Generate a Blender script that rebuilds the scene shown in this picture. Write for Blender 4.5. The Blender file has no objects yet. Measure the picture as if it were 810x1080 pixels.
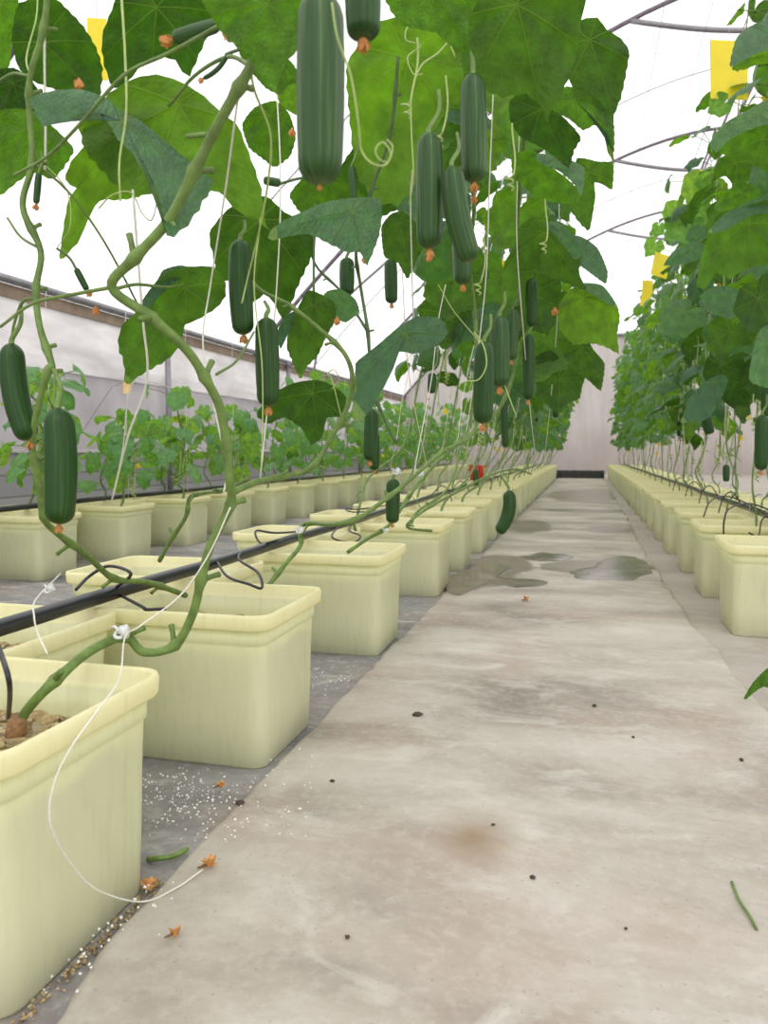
import bpy, bmesh, math, random
from mathutils import Vector, Matrix, noise
R_ = random.Random(7)
C = bpy.context.scene.collection
PI = math.pi
rad = math.radians

# ------------------------------------------------------------------ camera frame
FPX, CAMH = 811.0, 0.52
YAW, PITCH = rad(14.6), rad(-4.58)
CAM = Vector((0, 0, CAMH))
FW = Vector((-math.sin(YAW)*math.cos(PITCH), math.cos(YAW)*math.cos(PITCH), math.sin(PITCH)))
RT = Vector((math.cos(YAW), math.sin(YAW), 0))
UP = RT.cross(FW)
def at(x, y, d):
    return CAM + (FW + RT*((x-405)/FPX) - UP*((y-540)/FPX))*d
def on_z(x, y, z=0.0):
    r = FW + RT*((x-405)/FPX) - UP*((y-540)/FPX)
    return CAM + r*((z-CAMH)/r.z)
def on_x(x, y, X):
    r = FW + RT*((x-405)/FPX) - UP*((y-540)/FPX)
    return CAM + r*(X/r.x)
def px(n, d): return n*d/FPX      # n pixels at depth d, in metres

# ------------------------------------------------------------------ materials
def new_mat(name):
    m = bpy.data.materials.new(name); m.use_nodes = True
    nt = m.node_tree; nt.nodes.clear()
    return m, nt, nt.nodes, nt.links
def N(nt, typ, **kw):
    n = nt.nodes.new(typ)
    for k, v in kw.items():
        if k in n.inputs.keys() if isinstance(k, str) else False: n.inputs[k].default_value = v
        else: setattr(n, k, v)
    return n
def rgb(c): return (c[0], c[1], c[2], 1)
def ramp(nt, stops, fac=None, interp='LINEAR'):
    r = nt.nodes.new('ShaderNodeValToRGB'); e = r.color_ramp.elements
    r.color_ramp.interpolation = interp
    e[0].position, e[0].color = stops[0][0], rgb(stops[0][1])
    e[1].position, e[1].color = stops[-1][0], rgb(stops[-1][1])
    for p, c in stops[1:-1]:
        k = e.new(p); k.color = rgb(c)
    if fac is not None: nt.links.new(fac, r.inputs[0])
    return r
def math_n(nt, op, a, b=None, c=None, clamp=False):
    m = nt.nodes.new('ShaderNodeMath'); m.operation = op; m.use_clamp = clamp
    for i, v in enumerate((a, b, c)):
        if v is None: continue
        if isinstance(v, (int, float)): m.inputs[i].default_value = v
        else: nt.links.new(v, m.inputs[i])
    return m.outputs[0]
def mixc(nt, fac, a, b, blend='MIX'):
    m = nt.nodes.new('ShaderNodeMix'); m.data_type = 'RGBA'; m.blend_type = blend
    for i, v in ((0, fac), (6, a), (7, b)):
        if isinstance(v, (int, float)): m.inputs[i].default_value = v
        elif isinstance(v, tuple): m.inputs[i].default_value = rgb(v)
        else: nt.links.new(v, m.inputs[i])
    return m.outputs[2]
def noise_n(nt, vec, scale, detail=4, rough=.55, dist=0.0):
    n = nt.nodes.new('ShaderNodeTexNoise')
    n.inputs['Scale'].default_value = scale; n.inputs['Detail'].default_value = detail
    n.inputs['Roughness'].default_value = rough; n.inputs['Distortion'].default_value = dist
    if vec is not None: nt.links.new(vec, n.inputs['Vector'])
    return n.outputs[0]
def mapping(nt, vec, sc=(1,1,1), loc=(0,0,0)):
    m = nt.nodes.new('ShaderNodeMapping'); m.inputs['Scale'].default_value = sc; m.inputs['Location'].default_value = loc
    nt.links.new(vec, m.inputs['Vector']); return m.outputs[0]
def bump(nt, h, strength=.3, dist=.01):
    b = nt.nodes.new('ShaderNodeBump'); b.inputs['Strength'].default_value = strength; b.inputs['Distance'].default_value = dist
    nt.links.new(h, b.inputs['Height']); return b.outputs[0]
def principled(nt, col, rough=.5, normal=None, spec=.5, metal=0.0, coat=0.0):
    p = nt.nodes.new('ShaderNodeBsdfPrincipled')
    if isinstance(col, tuple): p.inputs['Base Color'].default_value = rgb(col)
    else: nt.links.new(col, p.inputs['Base Color'])
    if isinstance(rough, (int, float)): p.inputs['Roughness'].default_value = rough
    else: nt.links.new(rough, p.inputs['Roughness'])
    p.inputs['Specular IOR Level'].default_value = spec; p.inputs['Metallic'].default_value = metal
    p.inputs['Coat Weight'].default_value = coat
    if normal is not None: nt.links.new(normal, p.inputs['Normal'])
    return p.outputs[0]
def out(nt, sh):
    o = nt.nodes.new('ShaderNodeOutputMaterial'); nt.links.new(sh, o.inputs[0])
def mixs(nt, fac, a, b):
    m = nt.nodes.new('ShaderNodeMixShader')
    if isinstance(fac, (int, float)): m.inputs[0].default_value = fac
    else: nt.links.new(fac, m.inputs[0])
    nt.links.new(a, m.inputs[1]); nt.links.new(b, m.inputs[2]); return m.outputs[0]
def translucent(nt, col):
    t = nt.nodes.new('ShaderNodeBsdfTranslucent')
    if isinstance(col, tuple): t.inputs[0].default_value = rgb(col)
    else: nt.links.new(col, t.inputs[0])
    return t.outputs[0]
def objco(nt):
    return nt.nodes.new('ShaderNodeTexCoord').outputs['Object']
def simple(name, col, rough=.5, var=.15, scale=20, metal=0, trans=0, spec=.5, bmp=0, coat=0):
    m, nt, nd, lk = new_mat(name)
    co = objco(nt); n = noise_n(nt, co, scale)
    dark = tuple(c*(1-var) for c in col); light = tuple(min(1, c*(1+var)) for c in col)
    r = ramp(nt, [(.3, dark), (.7, light)], n)
    nm = bump(nt, n, bmp, .004) if bmp else None
    s = principled(nt, r.outputs[0], rough, nm, spec, metal, coat)
    if trans: s = mixs(nt, trans, s, translucent(nt, r.outputs[0]))
    out(nt, s); return m

def leaf_mat(name, top, under, glow, veincol, lo=.34, attr=False):
    m, nt, nd, lk = new_mat(name)
    uv = nt.nodes.new('ShaderNodeUVMap'); sep = nt.nodes.new('ShaderNodeSeparateXYZ'); lk.new(uv.outputs[0], sep.inputs[0])
    x = sep.outputs[0]; v = math_n(nt, 'ABSOLUTE', sep.outputs[1])
    best = None
    for ang in (0, 48, 98, 145):
        c, s = math.cos(rad(ang)), math.sin(rad(ang))
        al = math_n(nt, 'ADD', math_n(nt, 'MULTIPLY', x, c), math_n(nt, 'MULTIPLY', v, s))
        di = math_n(nt, 'ABSOLUTE', math_n(nt, 'SUBTRACT', math_n(nt, 'MULTIPLY', v, c), math_n(nt, 'MULTIPLY', x, s)))
        di = math_n(nt, 'ADD', di, math_n(nt, 'MULTIPLY', math_n(nt, 'LESS_THAN', al, 0.0), 9.0))
        if best is None: best = (al, di)
        else:
            lt = math_n(nt, 'LESS_THAN', di, best[1])
            ml = nt.nodes.new('ShaderNodeMix'); lk.new(lt, ml.inputs[0]); lk.new(best[0], ml.inputs[2]); lk.new(al, ml.inputs[3])
            best = (ml.outputs[0], math_n(nt, 'MINIMUM', di, best[1]))
    al, di = best
    w = math_n(nt, 'MULTIPLY_ADD', al, -.014, .021)
    main = math_n(nt, 'SUBTRACT', 1.0, math_n(nt, 'DIVIDE', di, w), clamp=True)
    ph = math_n(nt, 'FRACT', math_n(nt, 'MULTIPLY', math_n(nt, 'SUBTRACT', al, math_n(nt, 'MULTIPLY', di, .9)), 6.5))
    sec = math_n(nt, 'SUBTRACT', 1.0, math_n(nt, 'MULTIPLY', math_n(nt, 'ABSOLUTE', math_n(nt, 'SUBTRACT', ph, .5)), 14.0), clamp=True)
    vein = math_n(nt, 'MAXIMUM', main, math_n(nt, 'MULTIPLY', sec, .22))
    vor = nt.nodes.new('ShaderNodeTexVoronoi'); vor.inputs['Scale'].default_value = 16; lk.new(uv.outputs[0], vor.inputs['Vector'])
    oi = nt.nodes.new('ShaderNodeObjectInfo')
    n = noise_n(nt, uv.outputs[0], 3.0)
    h = math_n(nt, 'SUBTRACT', math_n(nt, 'MULTIPLY', vor.outputs[0], .5), math_n(nt, 'MULTIPLY', vein, .8))
    nb = bump(nt, h, .7, .006)
    geo = nt.nodes.new('ShaderNodeNewGeometry')
    rsrc = oi.outputs['Random']
    if attr:
        at_ = nt.nodes.new('ShaderNodeAttribute'); at_.attribute_name = 'tone'; rsrc = at_.outputs['Fac']
    def vary(c, f):   # blotches belonging to the blade itself
        a = tuple(k*(1-f) for k in c); b = tuple(min(1, k*(1+f)) for k in c)
        return ramp(nt, [(.3, a), (.7, b)], n).outputs[0]
    rnd = ramp(nt, [(0, (lo, lo+.08, lo+.08)), (.35, ((lo+1)/2,)*3), (.7, (1, 1, 1)), (1, (1.45, 1.2, 1.1))], rsrc).outputs[0]
    tc = mixc(nt, math_n(nt, 'MULTIPLY', vein, .5), vary(top, .2), veincol)
    uc = mixc(nt, math_n(nt, 'MULTIPLY', vein, .5), mixc(nt, 1.0, vary(under, .3), rnd, 'MULTIPLY'), veincol)
    gc = mixc(nt, math_n(nt, 'MULTIPLY', vein, .35), mixc(nt, 1.0, vary(glow, .38), rnd, 'MULTIPLY'), veincol)
    col = mixc(nt, geo.outputs['Backfacing'], tc, uc)
    rg = math_n(nt, 'MULTIPLY_ADD', geo.outputs['Backfacing'], .25, .36)
    s = principled(nt, col, rg, nb, .5)
    out(nt, mixs(nt, .40, s, translucent(nt, gc)))
    return m
M = {}
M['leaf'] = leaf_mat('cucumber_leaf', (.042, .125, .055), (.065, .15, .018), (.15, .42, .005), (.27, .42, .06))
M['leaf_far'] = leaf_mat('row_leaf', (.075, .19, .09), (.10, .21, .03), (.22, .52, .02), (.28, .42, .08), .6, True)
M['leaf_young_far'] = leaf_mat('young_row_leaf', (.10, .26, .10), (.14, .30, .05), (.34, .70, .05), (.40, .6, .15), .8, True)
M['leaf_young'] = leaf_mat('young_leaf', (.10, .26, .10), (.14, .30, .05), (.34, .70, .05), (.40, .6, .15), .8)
M['stem'] = simple('green_stem', (.155, .25, .055), .5, .3, 60, trans=.12, bmp=.4)
M['stem_dark'] = simple('dark_stem', (.07, .13, .04), .5, .3, 60)
M['tendril'] = simple('pale_tendril', (.50, .62, .22), .5, .15, 30, trans=.25)
M['stem_brown'] = simple('woody_stem_base', (.30, .17, .08), .8, .4, 150, bmp=.5)
M['orange'] = simple('withered_orange_petal', (.64, .31, .10), .85, .5, 120, trans=.3)
M['yellow_petal'] = simple('yellow_petal', (.92, .70, .04), .6, .15, 60, trans=.4)
M['card'] = simple('yellow_sticky_card', (.97, .86, .10), .4, .04, 10, trans=.55)
M['card_pale'] = simple('pale_card', (.93, .72, .30), .4, .08, 10, trans=.3)
M['twine'] = simple('white_twine', (.86, .84, .76), .7, .08, 300, trans=.2)
M['black_pipe'] = simple('black_pipe', (.012, .014, .018), .28, .3, 30)
M['black_tube'] = simple('black_tube', (.018, .017, .02), .4, .3, 30)
M['steel'] = simple('galvanised_pipe', (.26, .25, .27), .45, .2, 20, metal=.5)
M['steel_dark'] = simple('purlin_pipe', (.16, .13, .16), .5, .2, 20, metal=.3)
M['wire'] = simple('thin_wire', (.45, .42, .45), .5, .1, 20)
M['red'] = simple('red_plastic', (.75, .045, .02), .4, .15, 20, trans=.15)
M['rubber'] = simple('black_sheet', (.012, .012, .013), .6, .4, 15, bmp=.5)
M['wood'] = simple('brown_rail', (.30, .22, .16), .7, .25, 6)
M['clip'] = simple('white_clip', (.85, .87, .86), .35, .05, 40, trans=.3)
M['perlite'] = simple('white_perlite', (.85, .84, .80), .8, .1, 200)
M['dry'] = simple('dry_brown_scrap', (.20, .11, .05), .9, .4, 200)
M['dark_bit'] = simple('dark_scrap', (.07, .05, .035), .9, .4, 200)

def pot_mat(name, a, b, c3):
    m, nt, nd, lk = new_mat(name)
    co = objco(nt); n1 = noise_n(nt, co, 5, 5); n2 = noise_n(nt, mapping(nt, co, (30, 30, 4)), 3, 4)
    c = ramp(nt, [(.25, a), (.5, b), (.8, c3)], n1).outputs[0]
    c = mixc(nt, math_n(nt, 'MULTIPLY', math_n(nt, 'SUBTRACT', n2, .52, clamp=True), .7), c, (.52, .47, .28))
    s = principled(nt, c, .42, bump(nt, n2, .05, .002), .5)
    out(nt, mixs(nt, .45, s, translucent(nt, mixc(nt, 1.0, c, (1.0, 1.0, .86), 'MULTIPLY'))))
    return m
M['pot'] = pot_mat('pale_yellow_plastic', (.86, .87, .62), (.90, .91, .68), (.94, .95, .75))
M['rim'] = pot_mat('yellow_rim_plastic', (.93, .90, .62), (.96, .935, .68), (.97, .95, .74))
def soil_mat():
    m, nt, nd, lk = new_mat('coco_perlite_substrate')
    co = objco(nt); v = nt.nodes.new('ShaderNodeTexVoronoi'); v.inputs['Scale'].default_value = 130; lk.new(co, v.inputs['Vector'])
    c = ramp(nt, [(.0, (.62, .50, .28)), (.4, (.48, .36, .18)), (.75, (.25, .17, .09)), (1, (.8, .74, .55))], v.outputs['Color']).outputs[0]
    n = noise_n(nt, co, 12)
    c = mixc(nt, math_n(nt, 'MULTIPLY', math_n(nt, 'SUBTRACT', n, .5, clamp=True), 2.5), c, (.20, .22, .08))
    out(nt, principled(nt, c, .9, bump(nt, v.outputs[0], .8, .01), .2)); return m
M['soil'] = soil_mat()
def cuke_mat(name, a, b, c3):
    m, nt, nd, lk = new_mat(name)
    co = objco(nt)
    uv = nt.nodes.new('ShaderNodeUVMap')
    st = noise_n(nt, mapping(nt, uv.outputs[0], (13, 1.1, 1)), 1.0, 3, .6)
    fine = noise_n(nt, mapping(nt, uv.outputs[0], (60, 40, 1)), 1.0, 3, .7)
    c = ramp(nt, [(.3, a), (.55, b), (.8, c3)], st).outputs[0]
    sep = nt.nodes.new('ShaderNodeSeparateXYZ'); lk.new(uv.outputs[0], sep.inputs[0])
    tip = ramp(nt, [(.90, (0, 0, 0)), (1.0, (1, 1, 1))], sep.outputs[1]).outputs[0]
    c = mixc(nt, math_n(nt, 'MULTIPLY', tip, .5), c, (.16, .22, .06))
    out(nt, principled(nt, c, .40, bump(nt, fine, .12, .002), .30)); return m
M['cuke'] = cuke_mat('cucumber_skin', (.010, .040, .005), (.017, .062, .007), (.05, .14, .022))
M['cuke_pale'] = cuke_mat('bloomed_cucumber_skin', (.014, .046, .009), (.030, .082, .016), (.13, .20, .07))

def floor_mat(name, lo, mid, hi, wet=False):
    m, nt, nd, lk = new_mat(name)
    co = nt.nodes.new('ShaderNodeTexCoord').outputs['Object']
    n1 = noise_n(nt, mapping(nt, co, (1.1, 2.2, 1)), 1.6, 6, .62, .4)
    n2 = noise_n(nt, co, 55, 5, .7); n3 = noise_n(nt, mapping(nt, co, (1, 1, 1), (4, 9, 0)), 3.2, 5, .6)
    c = ramp(nt, [(.30, lo), (.48, mid), (.68, hi)], n1).outputs[0]
    c = mixc(nt, math_n(nt, 'MULTIPLY', math_n(nt, 'SUBTRACT', n3, .5, clamp=True), 2.6, clamp=True), c, (.37, .275, .225))
    n5 = noise_n(nt, mapping(nt, co, (1, 1.6, 1), (2, 3, 0)), 6.0, 6, .65, .6)
    c = mixc(nt, math_n(nt, 'MULTIPLY', math_n(nt, 'SUBTRACT', n5, .54, clamp=True), 4.0, clamp=True), c, (.58, .56, .50))
    sp = noise_n(nt, co, 170, 2, .5)
    c = mixc(nt, ramp(nt, [(.27, (.7, .7, .7)), (.33, (0, 0, 0))], sp).outputs[0], c, (.26, .23, .19))
    c = mixc(nt, math_n(nt, 'MULTIPLY', math_n(nt, 'SUBTRACT', n2, .48, clamp=True), 1.2), c, (.62, .60, .55))
    rough = .8
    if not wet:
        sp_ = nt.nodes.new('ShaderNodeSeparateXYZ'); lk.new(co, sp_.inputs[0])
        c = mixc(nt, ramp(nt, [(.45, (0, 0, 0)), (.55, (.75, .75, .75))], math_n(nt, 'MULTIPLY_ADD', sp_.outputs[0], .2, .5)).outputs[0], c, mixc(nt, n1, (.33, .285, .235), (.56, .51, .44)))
    if wet:
        sep = nt.nodes.new('ShaderNodeSeparateXYZ'); lk.new(co, sep.inputs[0])
        X, Y = sep.outputs[0], sep.outputs[1]
        wn = noise_n(nt, mapping(nt, co, (.9, 2.6, 1)), 2.4, 5, .6)
        tot = None
        for cx, cy, rx, ry in ((.05, 3.45, .30, .28), (-.38, 3.25, .22, .75), (.16, 5.1, .22, .35), (-.35, 5.2, .2, .6), (.0, 9.0, .6, 1.8), (.05, 6.7, .5, .35)):
            dx = math_n(nt, 'MULTIPLY', math_n(nt, 'SUBTRACT', X, cx), 1/rx); dy = math_n(nt, 'MULTIPLY', math_n(nt, 'SUBTRACT', Y, cy), 1/ry)
            d = math_n(nt, 'SUBTRACT', 1.0, math_n(nt, 'SQRT', math_n(nt, 'ADD', math_n(nt, 'MULTIPLY', dx, dx), math_n(nt, 'MULTIPLY', dy, dy))), clamp=True)
            tot = d if tot is None else math_n(nt, 'MAXIMUM', tot, d)
        w = math_n(nt, 'ADD', math_n(nt, 'MULTIPLY', tot, 1.1), math_n(nt, 'SUBTRACT', wn, .5))
        w = math_n(nt, 'MULTIPLY', ramp(nt, [(.28, (0, 0, 0)), (.36, (1, 1, 1))], w).outputs[0], math_n(nt, 'GREATER_THAN', tot, 0.0))
        c = mixc(nt, math_n(nt, 'MULTIPLY', w, .72), c, (.17, .13, .10))
        rough = math_n(nt, 'MULTIPLY_ADD', w, -.45, .8)
        # brown stain near the viewer
        dx = math_n(nt, 'MULTIPLY', math_n(nt, 'SUBTRACT', X, -.13), 1/.07); dy = math_n(nt, 'MULTIPLY', math_n(nt, 'SUBTRACT', Y, .98), 1/.10)
        d = math_n(nt, 'SUBTRACT', 1.0, math_n(nt, 'SQRT', math_n(nt, 'ADD', math_n(nt, 'MULTIPLY', dx, dx), math_n(nt, 'MULTIPLY', dy, dy))), clamp=True)
        c = mixc(nt, math_n(nt, 'MULTIPLY', math_n(nt, 'MULTIPLY', d, n3), 1.6, clamp=True), c, (.27, .19, .11))
    out(nt, principled(nt, c, rough, bump(nt, math_n(nt, 'ADD', n2, n1), .25, .006), .4)); return m
M['slab'] = floor_mat('worn_concrete_aisle', (.24, .21, .175), (.40, .36, .305), (.56, .525, .465), True)
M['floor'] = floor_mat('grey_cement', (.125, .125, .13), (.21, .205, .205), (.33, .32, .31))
M['puddle'] = simple('wet_concrete', (.185, .155, .13), .25, .35, 9, spec=.4)
def film_mat():
    m, nt, nd, lk = new_mat('milky_greenhouse_film')
    t = nt.nodes.new('ShaderNodeBsdfTransparent'); t.inputs[0].default_value = (1, 1, 1, 1)
    s = mixs(nt, .42, t.outputs[0], mixs(nt, .25, translucent(nt, (.97, .97, .97)), principled(nt, (.9, .9, .9), .4)))
    out(nt, s); return m
M['film'] = film_mat()
def net_mat():
    m, nt, nd, lk = new_mat('grey_insect_net')
    co = objco(nt); n = noise_n(nt, mapping(nt, co, (1, .6, .5)), 3, 4)
    c = ramp(nt, [(.3, (.56, .53, .55)), (.7, (.74, .71, .73))], n).outputs[0]
    s = mixs(nt, .5, principled(nt, c, .8, spec=.1), translucent(nt, c))
    out(nt, s); return m
M['net'] = net_mat()
def strip_mat():
    m, nt, nd, lk = new_mat('rolled_film_strip')
    co = objco(nt); n = noise_n(nt, mapping(nt, co, (1, 1, 4)), 2, 4)
    c = ramp(nt, [(.3, (.72, .70, .70)), (.7, (.92, .90, .90))], n).outputs[0]
    out(nt, mixs(nt, .6, principled(nt, c, .6), translucent(nt, c))); return m
M['strip'] = strip_mat()
def wall_mat():
    m, nt, nd, lk = new_mat('pale_end_wall')
    co = objco(nt); n = noise_n(nt, mapping(nt, co, (3, 1, .5)), 1.6, 5, .6); n2 = noise_n(nt, co, 2.5, 5)
    c = ramp(nt, [(.3, (.58, .53, .51)), (.55, (.66, .62, .60)), (.8, (.74, .71, .69))], n).outputs[0]
    sep = nt.nodes.new('ShaderNodeSeparateXYZ'); lk.new(co, sep.inputs[0])
    low = ramp(nt, [(.15, (1, 1, 1)), (.45, (0, 0, 0))], math_n(nt, 'ADD', math_n(nt, 'MULTIPLY', sep.outputs[2], .33), math_n(nt, 'MULTIPLY', n2, .15))).outputs[0]
    c = mixc(nt, math_n(nt, 'MULTIPLY', low, .5), c, (.44, .36, .33))
    out(nt, mixs(nt, .25, principled(nt, c, .8, spec=.2), translucent(nt, c))); return m
M['wall'] = wall_mat()
def brick_mat():
    m, nt, nd, lk = new_mat('grey_block_wall')
    b = nt.nodes.new('ShaderNodeTexBrick'); b.inputs['Scale'].default_value = 3.0
    b.inputs['Color1'].default_value = (.26, .26, .27, 1); b.inputs['Color2'].default_value = (.34, .33, .33, 1); b.inputs['Mortar'].default_value = (.16, .16, .16, 1)
    co = objco(nt); mp = nt.nodes.new('ShaderNodeMapping'); mp.inputs['Rotation'].default_value = (rad(90), 0, rad(90)); lk.new(co, mp.inputs[0]); lk.new(mp.outputs[0], b.inputs['Vector'])
    out(nt, principled(nt, b.outputs[0], .9)); return m
M['block'] = brick_mat()

# ------------------------------------------------------------------ mesh helpers
class MB:
    def __init__(s): s.v = []; s.f = []; s.uv = None
    def add(s, vs, fs):
        o = len(s.v); s.v.extend(vs); s.f.extend([tuple(i+o for i in f) for f in fs])
    def tube(s, pts, rs, sides=8, cap=True, knots=None):
        pts = [Vector(p) for p in pts]; n = len(pts)
        if isinstance(rs, (int, float)): rs = [rs]*n
        ref = None; vs = []
        for i, p in enumerate(pts):
            t = (pts[min(i+1, n-1)]-pts[max(i-1, 0)])
            if t.length < 1e-9: t = Vector((0, 0, 1))
            t.normalize()
            if ref is None: ref = t.orthogonal().normalized()
            ref = (ref - t*ref.dot(t))
            if ref.length < 1e-6: ref = t.orthogonal()
            ref.normalize(); b = t.cross(ref)
            for k in range(sides):
                a = 2*PI*k/sides
                vs.append(p + (ref*math.cos(a)+b*math.sin(a))*rs[i])
        fs = []
        for i in range(n-1):
            for k in range(sides):
                a = i*sides+k; b2 = i*sides+(k+1) % sides
                fs.append((a, b2, b2+sides, a+sides))
        if cap:
            fs.append(tuple(range(sides-1, -1, -1))); fs.append(tuple((n-1)*sides+k for k in range(sides)))
        s.add(vs, fs)
    def box(s, x0, x1, y0, y1, z0, z1):
        vs = [Vector((x, y, z)) for z in (z0, z1) for y in (y0, y1) for x in (x0, x1)]
        s.add(vs, [(0,2,3,1), (4,5,7,6), (0,1,5,4), (2,6,7,3), (0,4,6,2), (1,3,7,5)])
    def blob(s, c, rx, ry, rz, seed=0, rough=.25, nu=7, nv=5):
        vs = [Vector((c[0], c[1], c[2]+rz))]
        rr = random.Random(seed)
        for j in range(1, nv):
            th = PI*j/nv
            for i in range(nu):
                a = 2*PI*i/nu; k = 1+rr.uniform(-rough, rough)
                vs.append(Vector((c[0]+rx*k*math.sin(th)*math.cos(a), c[1]+ry*k*math.sin(th)*math.sin(a), c[2]+rz*k*math.cos(th))))
        vs.append(Vector((c[0], c[1], c[2]-rz)))
        fs = [(0, 1+i, 1+(i+1) % nu) for i in range(nu)]
        for j in range(nv-2):
            for i in range(nu):
                a = 1+j*nu+i; b = 1+j*nu+(i+1) % nu
                fs.append((a, a+nu, b+nu, b))
        e = len(vs)-1; o = 1+(nv-2)*nu
        fs += [(o+i, e, o+(i+1) % nu) for i in range(nu)]
        s.add(vs, fs)
    def build(s, name, mat, parent=None, loc=None, smooth=True, uv=None):
        base = Vector(loc) if loc is not None else (WORLD[parent.name] if parent else Vector((0, 0, 0)))
        me = bpy.data.meshes.new(name)
        me.from_pydata([tuple(Vector(v)-base) for v in s.v], [], s.f)
        if smooth: me.polygons.foreach_set('use_smooth', [True]*len(me.polygons))
        me.materials.append(mat)
        if uv is not None:
            l = me.uv_layers.new(name='UVMap'); d = []
            for lp in me.loops: d.extend(uv[lp.vertex_index])
            l.data.foreach_set('uv', d)
        me.update()
        o = bpy.data.objects.new(name, me); C.objects.link(o)
        if parent is not None: o.parent = parent
        elif loc is not None: o.location = base
        return o
WORLD = {}
def tag(o, label, cat, group=None, kind=None):
    if label: o['label'] = label
    if cat: o['category'] = cat
    if group: o['group'] = group
    if kind: o['kind'] = kind
    return o
def thing(name, label, cat, loc=(0, 0, 0), group=None):
    o = bpy.data.objects.new(name, None); C.objects.link(o); o.location = loc; o.empty_display_size = .05
    WORLD[o.name] = Vector(loc)
    return tag(o, label, cat, group)
def struct(o): o['kind'] = 'structure'; return o
def crom(pts, n=6):
    P = [Vector(p) for p in pts]; P = [P[0]*2-P[1]] + P + [P[-1]*2-P[-2]]
    res = []
    for i in range(1, len(P)-2):
        a, b, c, d = P[i-1:i+3]
        for k in range(n):
            t = k/n
            res.append(.5*((2*b)+(c-a)*t+(2*a-5*b+4*c-d)*t*t+(3*b-a-3*c+d)*t*t*t))
    res.append(P[-2]); return res
def lerp_r(r0, r1, n, swell=None):
    rs = [r0+(r1-r0)*i/(n-1) for i in range(n)]
    if swell:
        for i in range(0, n, swell): rs[i] *= 1.35
    return rs
ORD = 'first second third fourth fifth sixth seventh eighth ninth tenth eleventh twelfth thirteenth fourteenth fifteenth sixteenth seventeenth eighteenth nineteenth twentieth'.split()
def ordn(i):
    if i < 20: return ORD[i]
    if i < 29: return 'twenty-'+ORD[i-20]
    return 'thirtieth'

# ------------------------------------------------------------------ leaves
KEY = [(0, 1.02), (10, .94), (24, .83), (38, .86), (49, .93), (60, .84), (76, .75), (90, .79), (100, .82), (112, .75), (128, .70), (142, .69), (156, .60), (168, .40), (180, .12)]
def rfun(deg):
    d = abs(((deg+180) % 360)-180)
    for (a, ra), (b, rb) in zip(KEY, KEY[1:]):
        if a <= d <= b:
            t = (d-a)/(b-a); return ra+(rb-ra)*(t*t*(3-2*t)*.5+t*.5)
    return .1
def leaf_geo(seed, nt_=64, nr=8, droop=.25, fold=0.0, ripple=.05, curl=0.0, teeth=.012, close=0.0, wide=1.0):
    rr = random.Random(seed); ph = rr.uniform(0, 6); ph2 = rr.uniform(0, 6)
    asym = rr.uniform(-.06, .06); wid = rr.uniform(.92, 1.08)
    vs, uv = [Vector((0, 0, 0))], [(0, 0)]
    for j in range(1, nr+1):
        q = j/nr
        for i in range(nt_):
            deg = 360*i/nt_; a = rad(deg)
            r = rfun(deg)*(1+asym*math.sin(a)+.03*math.sin(4*a+ph))
            if j == nr: r *= 1+(teeth if i % 2 else -teeth)
            x, y = r*q*math.cos(a), r*q*math.sin(a)*wid
            rho = math.hypot(x, y)
            # veins lie low, the blade domes between them
            z = .045*rho*abs(math.sin(a*3.6))*(1 if abs(deg-180) > 25 else .3)
            z += -droop*rho*rho + fold*abs(y) + ripple*rho*rho*math.sin(5*a+ph) + ripple*.6*rho**3*math.sin(9*a+ph2)
            vs.append(Vector((x, y, z))); uv.append((x, y))
    if close or wide != 1:
        ca, sa = math.cos(rad(close)), math.sin(rad(close))
        for v in vs:
            ay = abs(v.y)*wide; z = v.z; k = min(1, ay/.06)
            v.z = z*ca - ay*sa*k; v.y = (1 if v.y > 0 else -1)*(ay*ca + z*sa*k)
    if curl:
        for k, v in enumerate(vs):    # bend the tip half down
            if v.x > .15:
                t = (v.x-.15)*curl; L = v.x-.15
                vs[k] = Vector((.15+math.sin(t)/curl, v.y, v.z-(1-math.cos(t))/curl))
    fs = [(0, 1+i, 1+(i+1) % nt_) for i in range(nt_)]
    for j in range(nr-1):
        o = 1+j*nt_
        for i in range(nt_):
            fs.append((o+i, o+nt_+i, o+nt_+(i+1) % nt_, o+(i+1) % nt_))
    return vs, fs, uv
def leaf_mesh(name, mat, *a, **k):
    vs, fs, uv = leaf_geo(*a, **k); m = MB(); m.add(vs, fs)
    me = bpy.data.meshes.new(name); me.from_pydata([tuple(v) for v in vs], [], fs)
    me.polygons.foreach_set('use_smooth', [True]*len(me.polygons)); me.materials.append(mat)
    l = me.uv_layers.new(name='UVMap'); d = []
    for lp in me.loops: d.extend(uv[lp.vertex_index])
    l.data.foreach_set('uv', d); me.update(); return me
HI = {'a': dict(seed=1, droop=.22), 'b': dict(seed=2, droop=.32, fold=.12, ripple=.07), 'c': dict(seed=3, droop=.12, fold=-.15, ripple=.06),
      'd': dict(seed=4, droop=.38, ripple=.09, curl=.9), 'fold': dict(seed=5, droop=.1, ripple=.07, curl=.5, close=58), 'e': dict(seed=6, droop=.45, fold=-.3, ripple=.08, curl=1.4)}
LEAF = {k: leaf_mesh('leaf', M['leaf'], **v) for k, v in HI.items()}
YLEAF = {k: leaf_mesh('leaf', M['leaf_young'], **HI[k]) for k in 'abcde'}
LOW = [leaf_geo(20+i, 20, 3, droop=d, fold=f, ripple=.09, curl=c, teeth=.03) for i, (d, f, c) in enumerate([(.25, 0, 0), (.35, .15, 0), (.3, -.35, .8), (.5, -.2, 1.2), (.2, .1, .5)])]

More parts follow.
